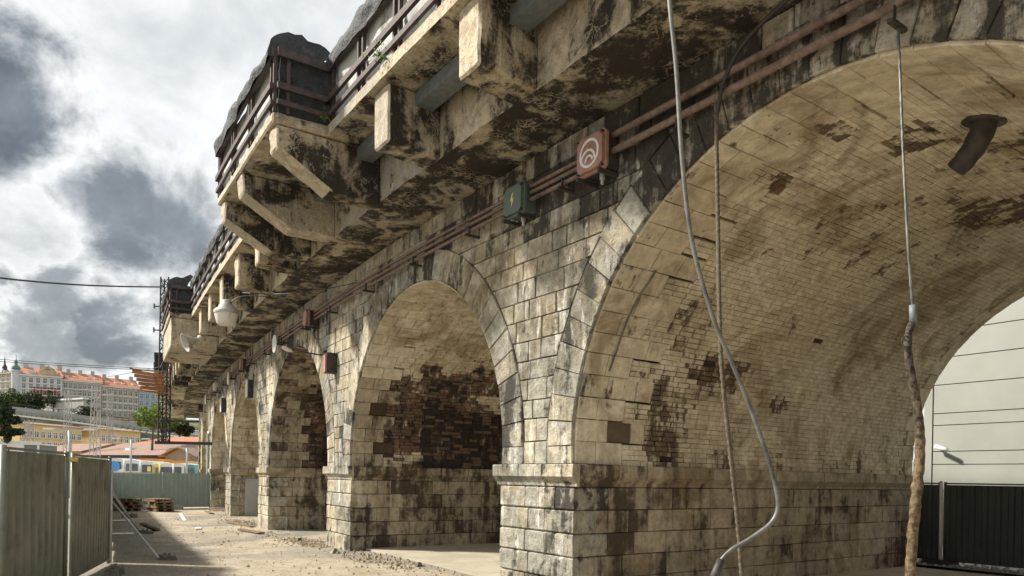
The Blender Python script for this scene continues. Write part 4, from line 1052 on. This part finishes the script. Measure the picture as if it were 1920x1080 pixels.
o = MB(); o.box((0, .06, 0), (16, 8, 9)); o.build('core_wall', M['dkmetal'], bld)
o = MB(); o.box((0, 0, 0), (16, .055, 1.53)); o.build('base_panel', M['panel'], bld)
for h in hs:
    o = MB(); g_ = .014; o.add([(0.12, 0, zc + g_), (16, 0, zc + g_), (16, 0, zc + h - g_), (.12, 0, zc + h - g_), (.12, .058, zc + .002), (16, .058, zc + .002), (16, .058, zc + h - .002), (.12, .058, zc + h - .002)], [(0, 1, 2, 3), (4, 5, 1, 0), (3, 2, 6, 7), (0, 3, 7, 4)])
    o.build('cladding_panel', M['panel'], bld); zc += h
o = MB(); o.box((-.12, -.03, 0), (.10, .3, 9)); o.build('corner_trim', M['panel'], bld)
root = empty('security_camera', (-10.2 + .28, 22, 2.78)); tag(root, 'small white security camera on the clad building', 'camera')
o = MB(); o.tube([(0, 0, 0), (.06, -.18, -.02)], .02, 8); o.build('arm', M['white'], root); o = MB(); o.tube([(.0, -.2, .03), (.36, -.30, -.09)], .06, 10); o.build('camera_body', M['white'], root, True); o = MB(); o.tube([(-.05, -.0, 0), (-.05, .0, .0001)], .03, 8); 

# ------------------------------------------------------------------ catenary mast beside the viaduct
root = empty('lattice_mast', Vector(at(307, 830, 33.5))); tag(root, 'dark steel lattice mast fixed beside the far end of the viaduct', 'mast'); B0 = Vector(root.location); bz = B0.z
H = at(307, 521, 33.5).z - bz; wd = .36
hx = (RT * .7 + FW * .7).normalized(); o = MB(); hy = Vector((-hx.y, hx.x, 0))
hx = RT; hy = FW
cor = [hx * sx * wd / 2 + hy * sy * wd / 2 for sx, sy in ((-1, -1), (1, -1), (1, 1), (-1, 1))]
for c_ in cor: q = MB(); q.beam(c_, c_ + UP * H, .06); q.build('leg', M['dkmetal'], root)
o = MB(); z_ = 0; i = 0
while z_ < H - .4:
    for a in range(4):
        p, q = cor[a], cor[(a + 1) % 4]; (p, q) = (p, q) if i % 2 else (q, p); o.beam(p + UP * z_, q + UP * (z_ + .42), .028)
        if a % 2 == 0: o.beam(q + UP * z_, p + UP * (z_ + .42), .028)
    z_ += .42; i += 1
o.build('lacing', M['dkmetal'], root)
o = MB(); o.beam(RT * -.4, RT * 1.9 + Vector((0, .3, 0)), .12, .14); o.build('bottom_beam', M['dkmetal'], root)
o = MB(); o.beam(RT * -.4 + UP * 1.0, RT * 1.6 + UP * 1.0, .09); o.build('cross_beam', M['dkmetal'], root)
for z_ in (5.2, 6.3): o = MB(); o.beam(RT * -.55 + UP * z_, RT * .3 + UP * z_, .05); o.tube([RT * -.55 + UP * (z_ - .1), RT * -.55 + UP * (z_ + .12)], .035, 8); o.build('insulator_arm', M['dkmetal'], root)
# rusty planked canopy beside it
root = empty('rusty_canopy', at(285, 728, 32)); tag(root, 'rusty orange planked protective canopy jutting out from the viaduct side by the mast', 'canopy')
for i in range(5):
    o = MB(); FWo = FW * (.06 * (4 - i)); z_ = -.02 + i * .165; ins = .14 * (4 - i) * .9
    o.beam(FWo + RT * (-.72 + ins * .5) + UP * z_ + UP * .05 - FW * .3, FWo + RT * .62 + UP * (z_ - .05 - .02 * i) - FW * (.3 - .0 * i), .05, .148 - .004 * (i % 2)); o.build('plank', M['rust'], root)
o = MB(); o.beam(RT * -.80 + UP * .80 - FW * .3, RT * .7 + UP * .68 - FW * .3, .08, .05); o.build('top_rim', M['rust'], root)
o = MB(); o.add([RT * -.65 + UP * -.1 - FW * .27, RT * .62 + UP * -.2 - FW * .27, RT * .62 + UP * -.15 + FW * 1.5, RT * -.6 + UP * -.05 + FW * 1.5], [(0, 1, 2, 3)]); o.build('floor', M['rust'], root)
o = MB(); o.beam(RT * -.82 + UP * .82 - FW * .3, RT * -.82 + UP * .82 + FW * 1.5, .06); o.build('edge_bar', M['dkmetal'], root)
# overhead wires
def wire(pts, rad, label, sag=.0):
    P = []
    for a, b in zip(pts, pts[1:]):
        P += [a.lerp(b, i / 12) - UP * sag * math.sin(math.pi * i / 12) for i in range(12)]
    P.append(pts[-1]); o = MB(); c0 = P[0]; o.tube([p - c0 for p in P], rad, 6); k_ = o.build('overhead_wire', M['dkmetal'], smooth=True); k_.location = c0; return tag(k_, label, 'wire')
wire([at(-250, 486, 22), at(305, 538, 33)], .035, 'thick black overhead cable crossing the clouds to the lattice mast', .25)
wire([at(-250, 650, 60), at(300, 692, 60)], .028, 'upper thin double contact wire over the distant rooftops', .2)
wire([at(-250, 655, 60), at(300, 695, 60)], .025, 'lower thin double contact wire over the distant rooftops', .2)
wire([at(170, 712, 45), at(300, 688, 33)], .012, 'thin wire rising to the rusty canopy', .02)

# ------------------------------------------------------------------ the town behind
xs = [i * 20 for i in range(-40, 8)]; v = []; f = []
U = FW.copy()
ths = [-.98 + i * .04 for i in range(30)]; ds = [150, 180, 200, 215, 240, 262, 300, 400, 600]; hz_ = [-.3, 1.5, 7, 14, 18, 20.5, 24, 26, 20]
for d_, h_ in zip(ds, hz_):
    for th in ths: v.append(tuple(FW * d_ + RT * d_ * th + UP * (h_ + (1.2 * noise.noise(Vector((th * 6, d_ * .02, 0))) if h_ > 0 else 0))))
for j in range(len(ds) - 1):
    for i in range(len(ths) - 1): a = j * len(ths) + i; f.append((a, a + 1, a + len(ths) + 1, a + len(ths)))
tag(mesh('hill', v, f, M['hill'], rnd=.5, st=0., smooth=True), kind='structure')
def frame3(pa, pb):                        # local frame along a facade: x right along it, y away from the viewpoint
    ax = (pb - pa); L = ax.length; return L, math.atan2(ax.y, ax.x)
def window_mesh(w_, h_, arch=False, glassy='glass'):
    o = MB(); d = .14; fr = .09
    o.box((-w_ / 2 - fr, -.10, -.12), (-w_ / 2, .1, h_ + fr), 0); o.box((w_ / 2, -.10, -.12), (w_ / 2 + fr, .1, h_ + fr), 0)
    o.box((-w_ / 2, -.10, h_), (w_ / 2, .1, h_ + fr), 0); o.box((-w_ / 2 - .15, -.18, -.2), (w_ / 2 + .15, .1, -.121), 0)
    if arch: o.box((-w_ / 2 - .2, -.25, h_ + .3), (w_ / 2 + .2, .05, h_ + .48), 0)
    o.box((-.05, -.05, 0), (.05, .02, h_), 0); o.box((-w_ / 2, -.05, h_ * .6), (-.05, .02, h_ * .6 + .09), 0); o.box((.05, -.05, h_ * .6), (w_ / 2, .02, h_ * .6 + .09), 0)
    o.add([(-w_ / 2, -.012, 0), (w_ / 2, -.012, 0), (w_ / 2, -.012, h_), (-w_ / 2, -.012, h_)], [(0, 1, 2, 3)], 1)
    me = bpy.data.meshes.new('window'); me.from_pydata(o.v, [], o.f); me.polygons.foreach_set('material_index', o.mi); me.materials.append(M['trim']); me.materials.append(M[glassy]); return me
WM = {}
def house(name, x0, x1, t0, t1, eave, basey, rooftop, wm, rm, rows, cols, label, ww=1.1, wh=1.9, deep=12, arch=False, cat='building', band=True, chim=3, skyl=4, hip=0., eave1=None):
    pa = at(x0, 880, t0); pb = at(x1, 880, t1); L, rz = frame3(Vector((pa.x, pa.y, 0)), Vector((pb.x, pb.y, 0)))
    zb = at(x0, basey, t0).z; ze = at(x0, eave, t0).z; zr = at((x0 + x1) / 2, rooftop, (t0 + t1) / 2).z
    root = empty(name, (pa.x, pa.y, zb), rz); tag(root, label, cat); H_ = ze - zb
    o = MB(); o.box((0, 0, -6), (L, deep, H_)); o.build('wall', wm, root)
    if band:
        o = MB(); o.box((-.25, -.4, H_ - .5), (L + .25, -.004, H_ - .02)); o.build('cornice', M['trim'], root)
        for r_ in range(1, rows): o = MB(); z_ = H_ - .9 - r_ * (H_ - 1.2) / rows; o.box((0, -.16, z_ + .05), (L, -.003, z_ + .25)); o.build('string_course', M['trim'], root)
    rh = zr - ze
    o = MB(); e = .5; hp = hip * L
    o.add([(-e, -e, H_ - .01), (L + e, -e, H_ - .01), (L + e, deep + e, H_ - .01), (-e, deep + e, H_ - .01), (hp - e * (hip == 0), deep * .5, H_ + rh), (L - hp + e * (hip == 0), deep * .5, H_ + rh)], [(0, 1, 5, 4), (2, 3, 4, 5), (1, 2, 5), (3, 0, 4), (3, 2, 1, 0)])
    rf = o.build('roof', rm, root)
    random.seed(int(L * 100))
    for i in range(chim): x_ = L * (i + .5 + random.uniform(-.2, .2)) / chim; o = MB(); o.box((x_ - .6, deep * .42, H_ + rh * .5), (x_ + .6, deep * .55, H_ + rh + 1.1)); o.build('chimney', M['stonegrey'], rf)
    for i in range(skyl):
        x_ = L * (i + .5 + random.uniform(-.2, .2)) / skyl; y_ = deep * .2; z_ = H_ + rh * (y_ + e) / (deep * .5 + e)
        o = MB(); o.box((x_ - .55, y_ - .5, z_ - .3), (x_ + .55, y_ + .6, z_ + .22)); o.build('skylight', M['trim'], rf)
    key = (round(ww, 2), round(wh, 2), arch)
    if key not in WM: WM[key] = window_mesh(ww, wh, arch)
    for r_ in range(rows):
        zz2 = H_ - .9 - (r_ + 1) * (H_ - 1.2) / rows + ((H_ - 1.2) / rows - wh) * .55
        for c_ in range(cols):
            x_ = L * (c_ + .5) / cols; k_ = link('window', WM[key], None, root); k_.location = (x_, -.03, zz2)
    return root, L, H_, rh, deep
rA, LA, HA, RA_, dA = house('apartment_building', 22, 114, 240, 246, 700, 752, 685, M['wallpale'], M['tile'], 4, 7, 'large pale apartment house with red-brown middle, roof gable and corner turret', 1.0, 1.6, 14, hip=.12, eave1=704)
o = MB(); o.box((LA * .36, -.12, HA * .02), (LA * .97, -.002, HA * .56)); o.build('brick_front', M['wallred'], rA)
o = MB(); o.lathe([(1.3, 0), (1.3, HA + .7), (1.5, HA + .8), (1.5, HA + 1.), (1.1, HA + 1.2)], (.6, .6, 0), 16); o.build('turret', M['wallpale'], rA)
o = MB(); o.lathe([(1.1, HA + 1.2), (1.35, HA + 1.7), (1.1, HA + 2.4), (.45, HA + 2.9), (.45, HA + 3.8), (.55, HA + 4.), (.2, HA + 4.5), (.08, HA + 5.), (.06, HA + 6.2), (0, HA + 6.3)], (.6, .6, 0), 16); o.build('onion_dome', M['bronze'], rA, True)
o = MB(); gx = LA * .69
P_ = [(gx + a * .42, HA + b * .42) for a, b in ((-4.6, .2), (-5., 2.6), (-5.6, 4.), (-3.5, 4.6), (-2.2, 7.), (0, 7.6), (2.2, 7.), (3.5, 4.6), (5.6, 4.), (5., 2.6), (4.6, .2))]
n = len(P_); o.add([(x, .2, z) for x, z in P_] + [(x, 3.4, z) for x, z in P_], [tuple(range(n)), tuple(range(n, 2 * n))[::-1]] + [((i + 1) % n, i, n + i, n + (i + 1) % n) for i in range(n)]); o.build('roof_gable', M['walltan'], rA)
o = MB(); o.lathe([(1.7, 0), (1.9, .25), (1.6, .8), (.8, 1.2), (.3, 1.4), (.2, 1.8), (0, 1.9)], (gx, 1.9, HA + 1.8), 14); o.build('gable_dome', M['brownroof'], rA, True)
for fx in (.36, .56, .80): 
    o = MB(); cx_ = LA * fx; w_ = 1.25
    pp = [(cx_ + w_ * math.cos(a * math.pi / 8), .8 + 0, HA + .5 + 1.3 * math.sin(a * math.pi / 8)) for a in range(9)]
    o.add(pp + [(x, 6, z) for x, y, z in pp], [tuple(range(9))[::-1]] + [(i, i + 1, 10 + i, 9 + i) for i in range(8)]); o.build('dormer', M['wallpale'], rA)
house('apartment_building', 115, 187.5, 247, 254, 711, 768, 697, M['wallcream'], M['tile'], 4, 8, 'ornate white and brown apartment house second from left on the hill', .95, 1.6, 12, True)
house('apartment_building', 188, 257, 255, 263, 722, 782, 707, M['walltan'], M['tile'], 4, 7, 'ornate tan apartment house in the middle of the hillside row', .95, 1.6, 12, True)
house('apartment_building', 257.5, 300, 263, 267, 731, 790, 722, M['wallblue'], M['tile'], 4, 4, 'plain blue-grey apartment house at the right end of the row', .95, 1.5, 12, band=False, chim=1, skyl=1)
# far church behind the trees, left
root = empty('church_tower', at(8, 735, 300)); tag(root, 'distant church tower with dark spire at the left frame edge', 'church')
o = MB(); o.box((-1.6, -1.6, -10), (1.6, 1.6, 7)); o.build('tower_wall', M['walltan'], root); o = MB(); o.lathe([(2.3, 7), (2., 8), (.9, 9.5), (.9, 10.5), (.4, 11.5), (.08, 14.5), (0, 14.5)], n=12); o.build('spire', M['dkmetal'], root)
house('old_house', -30, 17, 280, 275, 700, 760, 694, M['walltan'], M['tile'], 4, 5, 'old tan house beside the church tower', 1.5, 2.2, 14)
# retaining wall
pa, pb = at(78, 775, 225), at(156, 782, 215); L, rz = frame3(Vector((pa.x, pa.y, 0)), Vector((pb.x, pb.y, 0)))
root = empty('retaining_wall', (pa.x, pa.y, pa.z), rz); tag(root, 'grey retaining wall with small openings below the ornate white house', 'wall')
o = MB(); o.box((0, 0, -4), (L, 2, 3.6)); o.build('wall', M['stonegrey'], root); o = MB(); o.box((-.2, -.3, 3.62), (L + .2, 2.2, 4.1)); o.build('coping', M['trim'], root)
# elevated road
def bridge():
    root = empty('road_bridge', at(30, 800, 170)); tag(root, 'long curving elevated concrete road with a row of lamps under its parapet', 'bridge'); c0 = Vector(root.location)
    ctr = [at(x, y, t) for x, y, t in ((-120, 750, 150), (-40, 758, 158), (30, 763, 165), (80, 769, 170), (130, 775, 173), (180, 782, 175), (230, 789, 176), (290, 797, 176), (340, 804, 175), (420, 815, 172))]
    P = smooth_path(ctr, 5); N = len(P); v = []; f = []
    sec = [(0, 0), (-.05, -.9), (-.35, -.95), (-.1, -1.6), (.5, -2.6), (1.6, -3.6), (3.2, -4.1), (6, -4.3), (10, -3), (12, 0)]
    for i, p in enumerate(P):
        d = (P[min(i + 1, N - 1)] - P[max(i - 1, 0)]); d.z = 0; d.normalize(); nrm = Vector((-d.y, d.x, 0))
        if nrm.dot(FW) < 0: nrm = -nrm
        for a, z_ in sec: v.append(p + nrm * a + UP * z_ - c0)
    n = len(sec)
    for i in range(N - 1):
        for j in range(n): f.append((i * n + j, i * n + (j + 1) % n, (i + 1) * n + (j + 1) % n, (i + 1) * n + j))
    mesh('bridge_girder', [tuple(q) for q in v], f, M['roadconc'], root, .5, 0.)
    for i in range(1, N - 1):
        p = P[i] - c0; o = MB(); d = (P[i + 1] - P[i]).normalized()
        o.beam(p - UP * 2.0 - FW * .4, p - UP * 2.0 - FW * .4 + d * 1.2, .4, .4); o.build('bridge_lamp', M['trim'], root)
        o = MB(); o.beam(p - UP * 1.4 - FW * .2, p - UP * 3.9 + FW * 2.0 - d * 2.2, .22, .25); o.build('girder_rib', M['footconc'], root)
    o = MB()
    for i in range(N - 1): o.beam(P[i] - c0 + UP * .7, P[i + 1] - c0 + UP * .7, .12)
    for i in range(N): o.beam(P[i] - c0, P[i] - c0 + UP * .75, .12)
    o.build('railing', M['dkmetal'], root)
    for i in (8, 20, 34):
        q = P[i] - c0 + FW * 5 ; o = MB(); o.box((q.x - 1.5, q.y - 1.5, -P[i].z * 0 - c0.z - .3), (q.x + 1.5, q.y + 1.5, q.z - 4.2)); o.build('bridge_pier', M['roadconc'], root)
bridge()
house('station_building', 36, 152, 128, 140, 793, 846, 792, M['wallyellow'], M['brownroof'], 2, 10, 'long yellow two-storey building left of the lattice pylon below the elevated road', .75, 1.0, 9, band=False, chim=0, skyl=0)
house('station_building', 186, 262, 141, 150, 804, 850, 802, M['wallyellow'], M['brownroof'], 2, 7, 'right-hand part of the yellow building above the brown roofs', .75, 1.0, 9, band=False, chim=0, skyl=0)
house('garage', 254, 372, 118, 112, 832, 862, 815, M['wallcream'], M['tile'], 1, 4, 'low house with orange tiled roof behind the lattice mast', 1.0, 1.2, 12, band=False, chim=0, skyl=0)
house('warehouse', 155, 316, 108, 100, 853, 885, 826, M['dkmetal'], M['brownroof'], 1, 8, 'long low warehouse with plain brown roof behind the parked vans', 1.0, .9, 14, band=False, chim=0, skyl=1)
house('hut', 74, 152, 116, 112, 846, 880, 829, M['walltan'], M['brownroof'], 1, 4, 'small tan shed with brown roof left of the warehouse', 1.0, .9, 10, band=False, chim=0, skyl=0)
# gabled porch end of the warehouse
root = empty('gable_shed', at(338, 880, 97)); root.location.z = -.14; tag(root, 'dark gabled shed end at the right of the brown roof', 'shed')
px_ = .0715
o = MB(); w_ = 28 * px_; zt = at(338, 838, 97).z; ze = at(338, 853, 97).z
o.add([tuple(RT * -w_), tuple(RT * w_), tuple(RT * w_ + UP * ze), tuple(UP * zt), tuple(RT * -w_ + UP * ze)] + [tuple(RT * x * w_ + UP * z_ + FW * 8) for x, z_ in ((-1, 0), (1, 0), (1, ze), (0, zt), (-1, ze))], [(0, 1, 2, 3, 4), (9, 8, 7, 6, 5), (0, 4, 9, 5), (1, 6, 7, 2)]); o.build('wall', M['stonegrey'], root)
o = MB()
for sd in (-1, 1): o.beam(UP * (zt + .1) + FW * 3.5, RT * sd * (w_ + .5) + UP * (ze - .12) + FW * 3.5, 9, .14)
o.build('roof', M['brownroof'], root)
# white and dark site containers on the left
for (xa, xb, t, ty, m_, l_) in ((-60, 41, 62, 822, 'white', 'white site container at the left edge behind the fence'), (43, 72, 60, 828, 'steel', 'dark blue container standing right of the white one')):
    pa, pb = at(xa, 880, t), at(xb, 880, t); L, rz = frame3(Vector((pa.x, pa.y, 0)), Vector((pb.x, pb.y, 0))); h_ = at(xa, ty, t).z
    root = empty('site_container', (pa.x, pa.y, -.14), rz); tag(root, l_, 'container'); o = MB(); o.box((0, 0, 0), (L, 2.4, h_ - .12)); o.build('body', M[m_], root)
    o = MB(); o.box((-.05, -.06, h_ - .12), (L + .05, 2.46, h_)); o.build('top_frame', M['trim'], root); o = MB(); o.box((-.05, -.06, 0), (.1, -.002, h_ - .13)); o.box((L - .1, -.06, 0), (L + .05, -.002, h_ - .13)); o.build('corner_post', M['trim'], root)
# vehicles
def van(xa, xb, t, ty, kind, label, body='carwhite', cat='van', glass=(.12, .88), long=5.5):
    pa, pb = at(xa, 880, t), at(xb, 880, t); L, rz = frame3(Vector((pa.x, pa.y, 0)), Vector((pb.x, pb.y, 0))); H_ = at(xa, ty, t).z
    root = empty('parked_' + cat.replace(' ', '_'), (pa.x, pa.y, -.14), rz); tag(root, label, cat, 'vehicles parked behind the green fence')
    o = MB(); c = .12; pr = [(.06, .35), (L - .06, .35), (L, .8), (L - .04, H_ - .5), (L - c, H_ - .07), (L / 2, H_), (c, H_ - .07), (.04, H_ - .5), (0, .8)]
    n = len(pr); ys_ = ((.12, .96), (0, 1.), (long * .7, 1.), (long - .3, .9), (long, .7)); v = []; f = []
    for y, s_ in ys_:
        for x, z_ in pr: v.append((L / 2 + (x - L / 2) * (1 if s_ > .8 else .92), y, .35 + (z_ - .35) * s_))
    for j in range(len(ys_) - 1):
        for i in range(n): f.append((j * n + i, j * n + (i + 1) % n, (j + 1) * n + (i + 1) % n, (j + 1) * n + i))
    f += [tuple(range(n))[::-1], tuple(range((len(ys_) - 1) * n, len(ys_) * n))]; o.add(v, f); o.build('body', M[body], root)
    g0, g1 = glass; z0_, z1_ = H_ - 1.25, H_ - .42
    o = MB(); pl = [(L * g0, z0_), (L * g1, z0_), (L * (g1 - .03), z1_), (L * (g0 + .03), z1_)]
    o.add([(x, -.02, z_) for x, z_ in pl] + [(x, .06, z_) for x, z_ in pl], [(0, 1, 2, 3), (0, 4, 5, 1), (2, 6, 7, 3), (1, 5, 6, 2), (3, 7, 4, 0)]); o.build('rear_window', M['glass'], root)
    if kind == 'ball': o = MB(); o.lathe([(0, 0), (L * .30, 0), (L * .3, .02), (0, .02)], n=20); d_ = o.build('round_print', M['blue'], root); d_.rotation_euler = (R(90), 0, 0); d_.location = (L / 2, -.024, z0_ + .3)
    if kind == 'yellow': o = MB(); o.box((L * .55, -.05, z0_ + .1), (L * .8, -.024, z0_ + .65)); o.build('sticker', M['yellow'], root)
    for x in (.02, L - .14): o = MB(); o.box((x, -.03, .9), (x + .12, .02, 1.35)); o.build('tail_light', M['redlight'], root)
    for x in (.05, L - .27):
        for y in (.8, long - 1): o = MB(); o.tube([(x, y, .34), (x + .22, y, .34)], .34, 14); o.build('wheel', M['tyre'], root)
    return root
van(199, 231, 83, 856, 'ball', 'white van with a round blue print on its rear window')
van(232, 262, 82, 860, '', 'white van with plain dark rear window second from the left')
van(262.5, 288, 81, 862, 'yellow', 'white van with a yellow sticker in its rear window')
van(288, 299, 81, 867, '', 'small yellow van between the white vans and the coach', 'yellow', glass=(.3, .7))
van(299.5, 324, 80, 866, '', 'white coach with dark window right of the yellow van', glass=(.06, .94), cat='bus')
van(324.5, 346, 79, 866, '', 'white van with orange side at the right', glass=(.1, .7))
van(347, 366, 79, 868, '', 'teal panelled van at the right end beside the pier', 'teal', glass=(.2, .8))
van(150, 200, 94, 855, '', 'long white bus behind the left end of the parked vans', cat='bus', long=9)
van(255, 300, 92, 857, '', 'orange-roofed bus behind the white vans', 'orange', cat='bus', long=9)
van(305, 350, 92, 861, '', 'second orange bus farther right behind the vans', 'orange', cat='bus', long=9)
van(-30, 4, 26, 888, '', 'white car glimpsed behind the left edge of the near fence', cat='car', long=4)
# lamp posts and pylons
def post(px, ty, t, label, arms=True, rad=.09, lean=0):
    p = at(px, 880, t); root = empty('street_lamp', (p.x, p.y, -.14)); tag(root, label, 'street lamp'); H_ = at(px, ty, t).z
    o = MB(); o.tube([(0, 0, 0), (0, 0, H_)], rad, 8); o.build('pole', M['galv'], root, True)
    for sd in (-1, 1):
        o = MB(); o.beam(UP * H_, RT * sd * 1.3 + UP * (H_ + .1), .07); o.build('arm', M['galv'], root)
        o = MB(); o.beam(RT * sd * 1.0 + UP * (H_ + .12), RT * sd * 1.7 + UP * (H_ + .12), .22, .12); o.build('lamp_head', M['trim'], root)
post(129, 804, 48, 'pale twin-armed street lamp above the joint of the near fence panels')
post(245, 822, 66, 'thin twin-armed street lamp before the brown warehouse roof')
post(350, 838, 66, 'thin street lamp beside the far pier')
def pylon(px, ty, by, t, wd, label):
    p = at(px, by, t); root = empty('lattice_pylon', (p.x, p.y, -.14)); tag(root, label, 'pylon'); H_ = at(px, ty, t).z
    cor = [RT * a * wd / 2 + FW * b * wd / 2 for a, b in ((-1, -1), (1, -1), (1, 1), (-1, 1))]
    for c_ in cor: o = MB(); o.beam(c_, c_ * .7 + UP * H_, .10); o.build('leg', M['stonegrey'], root)
    o = MB(); z_ = 0; i = 0
    while z_ < H_ - 1:
        for a in range(4):
            p, q = cor[a], cor[(a + 1) % 4]; (p, q) = (p, q) if i % 2 else (q, p); s1_, s2_ = 1 - .3 * z_ / H_, 1 - .3 * (z_ + 1) / H_; o.beam(p * s1_ + UP * z_, q * s2_ + UP * (z_ + 1), .05)
        z_ += 1; i += 1
    o.build('lacing', M['stonegrey'], root)
    o = MB(); o.beam(RT * -2.2 + UP * (H_ * .8), RT * 2.2 + UP * (H_ * .8), .09); o.beam(RT * -1.5 + UP * (H_ * .97), RT * 1.5 + UP * (H_ * .97), .08); o.build('cross_arm', M['stonegrey'], root)
pylon(178, 722, 850, 95, 1.0, 'tall grey lattice pylon before the ornate apartment houses')
pylon(127, 730, 800, 110, .9, 'lattice pylon below the pale apartment house')
pylon(53, 785, 850, 80, .8, 'short dark lattice pylon before the yellow building')
pylon(205, 735, 850, 120, .8, 'thin lattice pylon right of the tallest one')
# ------------------------------------------------------------------ trees
def tree(px, by, t, Ht, rad, m_, label, leaves=1800, zc_=None, seed=1, trunk_h=None, ls=.28, squash=.8):
    random.seed(seed); p = at(px, by, t); gz_ = p.z; root = empty('tree', p); tag(root, label, 'tree')
    th = trunk_h or Ht * .45
    o = MB(); o.tube(smooth_path([(0, 0, -1.5), (.1, .05, th * .5), (.0, .15, th), (.1, .1, Ht * .8)]), lambda i: max(.04, .035 * Ht * (1 - i / 26)), 8)
    for i in range(5):
        a = random.uniform(0, 6.3); o.tube(smooth_path([(0, .1, th * .8 + i * .25), (math.cos(a) * rad * .4, math.sin(a) * rad * .4, th + rad * .3), (math.cos(a) * rad * .75, math.sin(a) * rad * .75, th + rad * .7)]), lambda i: .08 * (1 - i / 22) * Ht / 6, 6)
    o.build('trunk', M['bark'], root, True)
    cl = [(Vector((random.gauss(0, .42), random.gauss(0, .42), random.gauss(0, .38))), random.uniform(.22, .45)) for _ in range(26)]
    v = []; f = []
    for i in range(leaves):
        c_, cr = random.choice(cl); d = Vector((random.gauss(0, 1), random.gauss(0, 1), random.gauss(0, 1))).normalized() * cr * random.uniform(.6, 1.05)
        q = (c_ + d); q = Vector((q.x * rad, q.y * rad, q.z * rad * squash + Ht - rad * squash * .9)); s_ = ls * random.uniform(.6, 1.3)
        a = Vector((random.gauss(0, 1), random.gauss(0, 1), random.gauss(0, 1))).normalized(); b = a.cross(Vector((random.gauss(0, 1), random.gauss(0, 1), random.gauss(0, 1)))).normalized()
        n = len(v); v += [tuple(q - a * s_), tuple(q + b * s_ * .6), tuple(q + a * s_), tuple(q - b * s_ * .6)]; f.append((n, n + 1, n + 2, n + 3))
    mesh('crown', v, f, m_, root, .5, 0.)
tree(-8, 860, 55, at(0, 762, 55).z - at(0, 860, 55).z, 1.2, M['leafdark'], 'dark leafy tree at the left frame edge above the white container', 3500, seed=2, ls=.16)
tree(14, 860, 62, at(0, 800, 62).z - at(0, 860, 62).z, .75, M['leafdark'], 'lower dark tree right of the one at the frame edge', 2500, seed=5, ls=.15)
tree(8, 775, 205, 5, 3.4, M['leafdark'], 'dark green tree at the left below the old tan house', 2600, seed=8, ls=.3)
tree(30, 772, 205, 6, 3.6, M['leaf'], 'broad green tree left of centre below the pale apartment house', 2600, seed=3, ls=.3)
tree(50, 770, 208, 5, 3.2, M['leaf'], 'green tree in the middle below the pale apartment house', 2600, seed=4, ls=.3)
tree(67, 772, 206, 4.6, 3.0, M['leafdark'], 'darker green tree right below the pale apartment house', 2600, seed=6, ls=.3)
tree(100, 764, 222, 5, 3.6, M['leafdark'], 'small dark tree above the grey retaining wall', 1600, seed=7, ls=.25)
tree(165, 790, 205, 5, 3.4, M['leafdark'], 'small dark tree between the elevated road and the tan house', 1500, seed=12, ls=.25)
tree(285, 835, 105, 5.6, 2.1, M['leafbright'], 'bright green tree left of the lattice mast', 3200, seed=9, ls=.2)
tree(305, 840, 112, 6.5, 2.6, M['leafbright'], 'light green tree right behind the lattice mast', 2800, seed=10, ls=.22)
tree(335, 840, 125, 5, 2.0, M['leafdark'], 'dull green tree between the mast and the far pier', 2800, seed=14, ls=.25)
# little weeds growing on the deck edge
def weed(p, r_, label, m_):
    random.seed(3); root = empty('weed', p); tag(root, label, 'plant'); v = []; f = []
    for i in range(70):
        d = Vector((random.gauss(0, .5), random.gauss(0, .5), abs(random.gauss(.3, .6)))) * r_; s_ = r_ * random.uniform(.10, .2)
        a = Vector((random.gauss(0, 1), random.gauss(0, 1), random.gauss(0, 1))).normalized(); b = a.cross(Vector((.3, random.gauss(0, 1), .5))).normalized(); n = len(v)
        v += [tuple(d - a * s_), tuple(d + b * s_ * .5), tuple(d + a * s_), tuple(d - b * s_ * .5)]; f.append((n, n + 1, n + 2, n + 3))
    mesh('leaves', v, f, M[m_], root, .5, 0.)
    o = MB()
    for i in range(5): o.beam((0, 0, -.02), (random.gauss(0, .3) * r_, random.gauss(0, .3) * r_, r_ * .8), .006)
    o.build('stems', M['leaf'], root)
weed(Wp(-9.25, -2.09, 7.40), .19, 'yellow-green weed growing on the deck edge above the brackets', 'leafbright')
weed(Wp(-11.3, -2.12, 7.40), .15, 'dark green weed in the corner where the bay meets the deck', 'leaf')
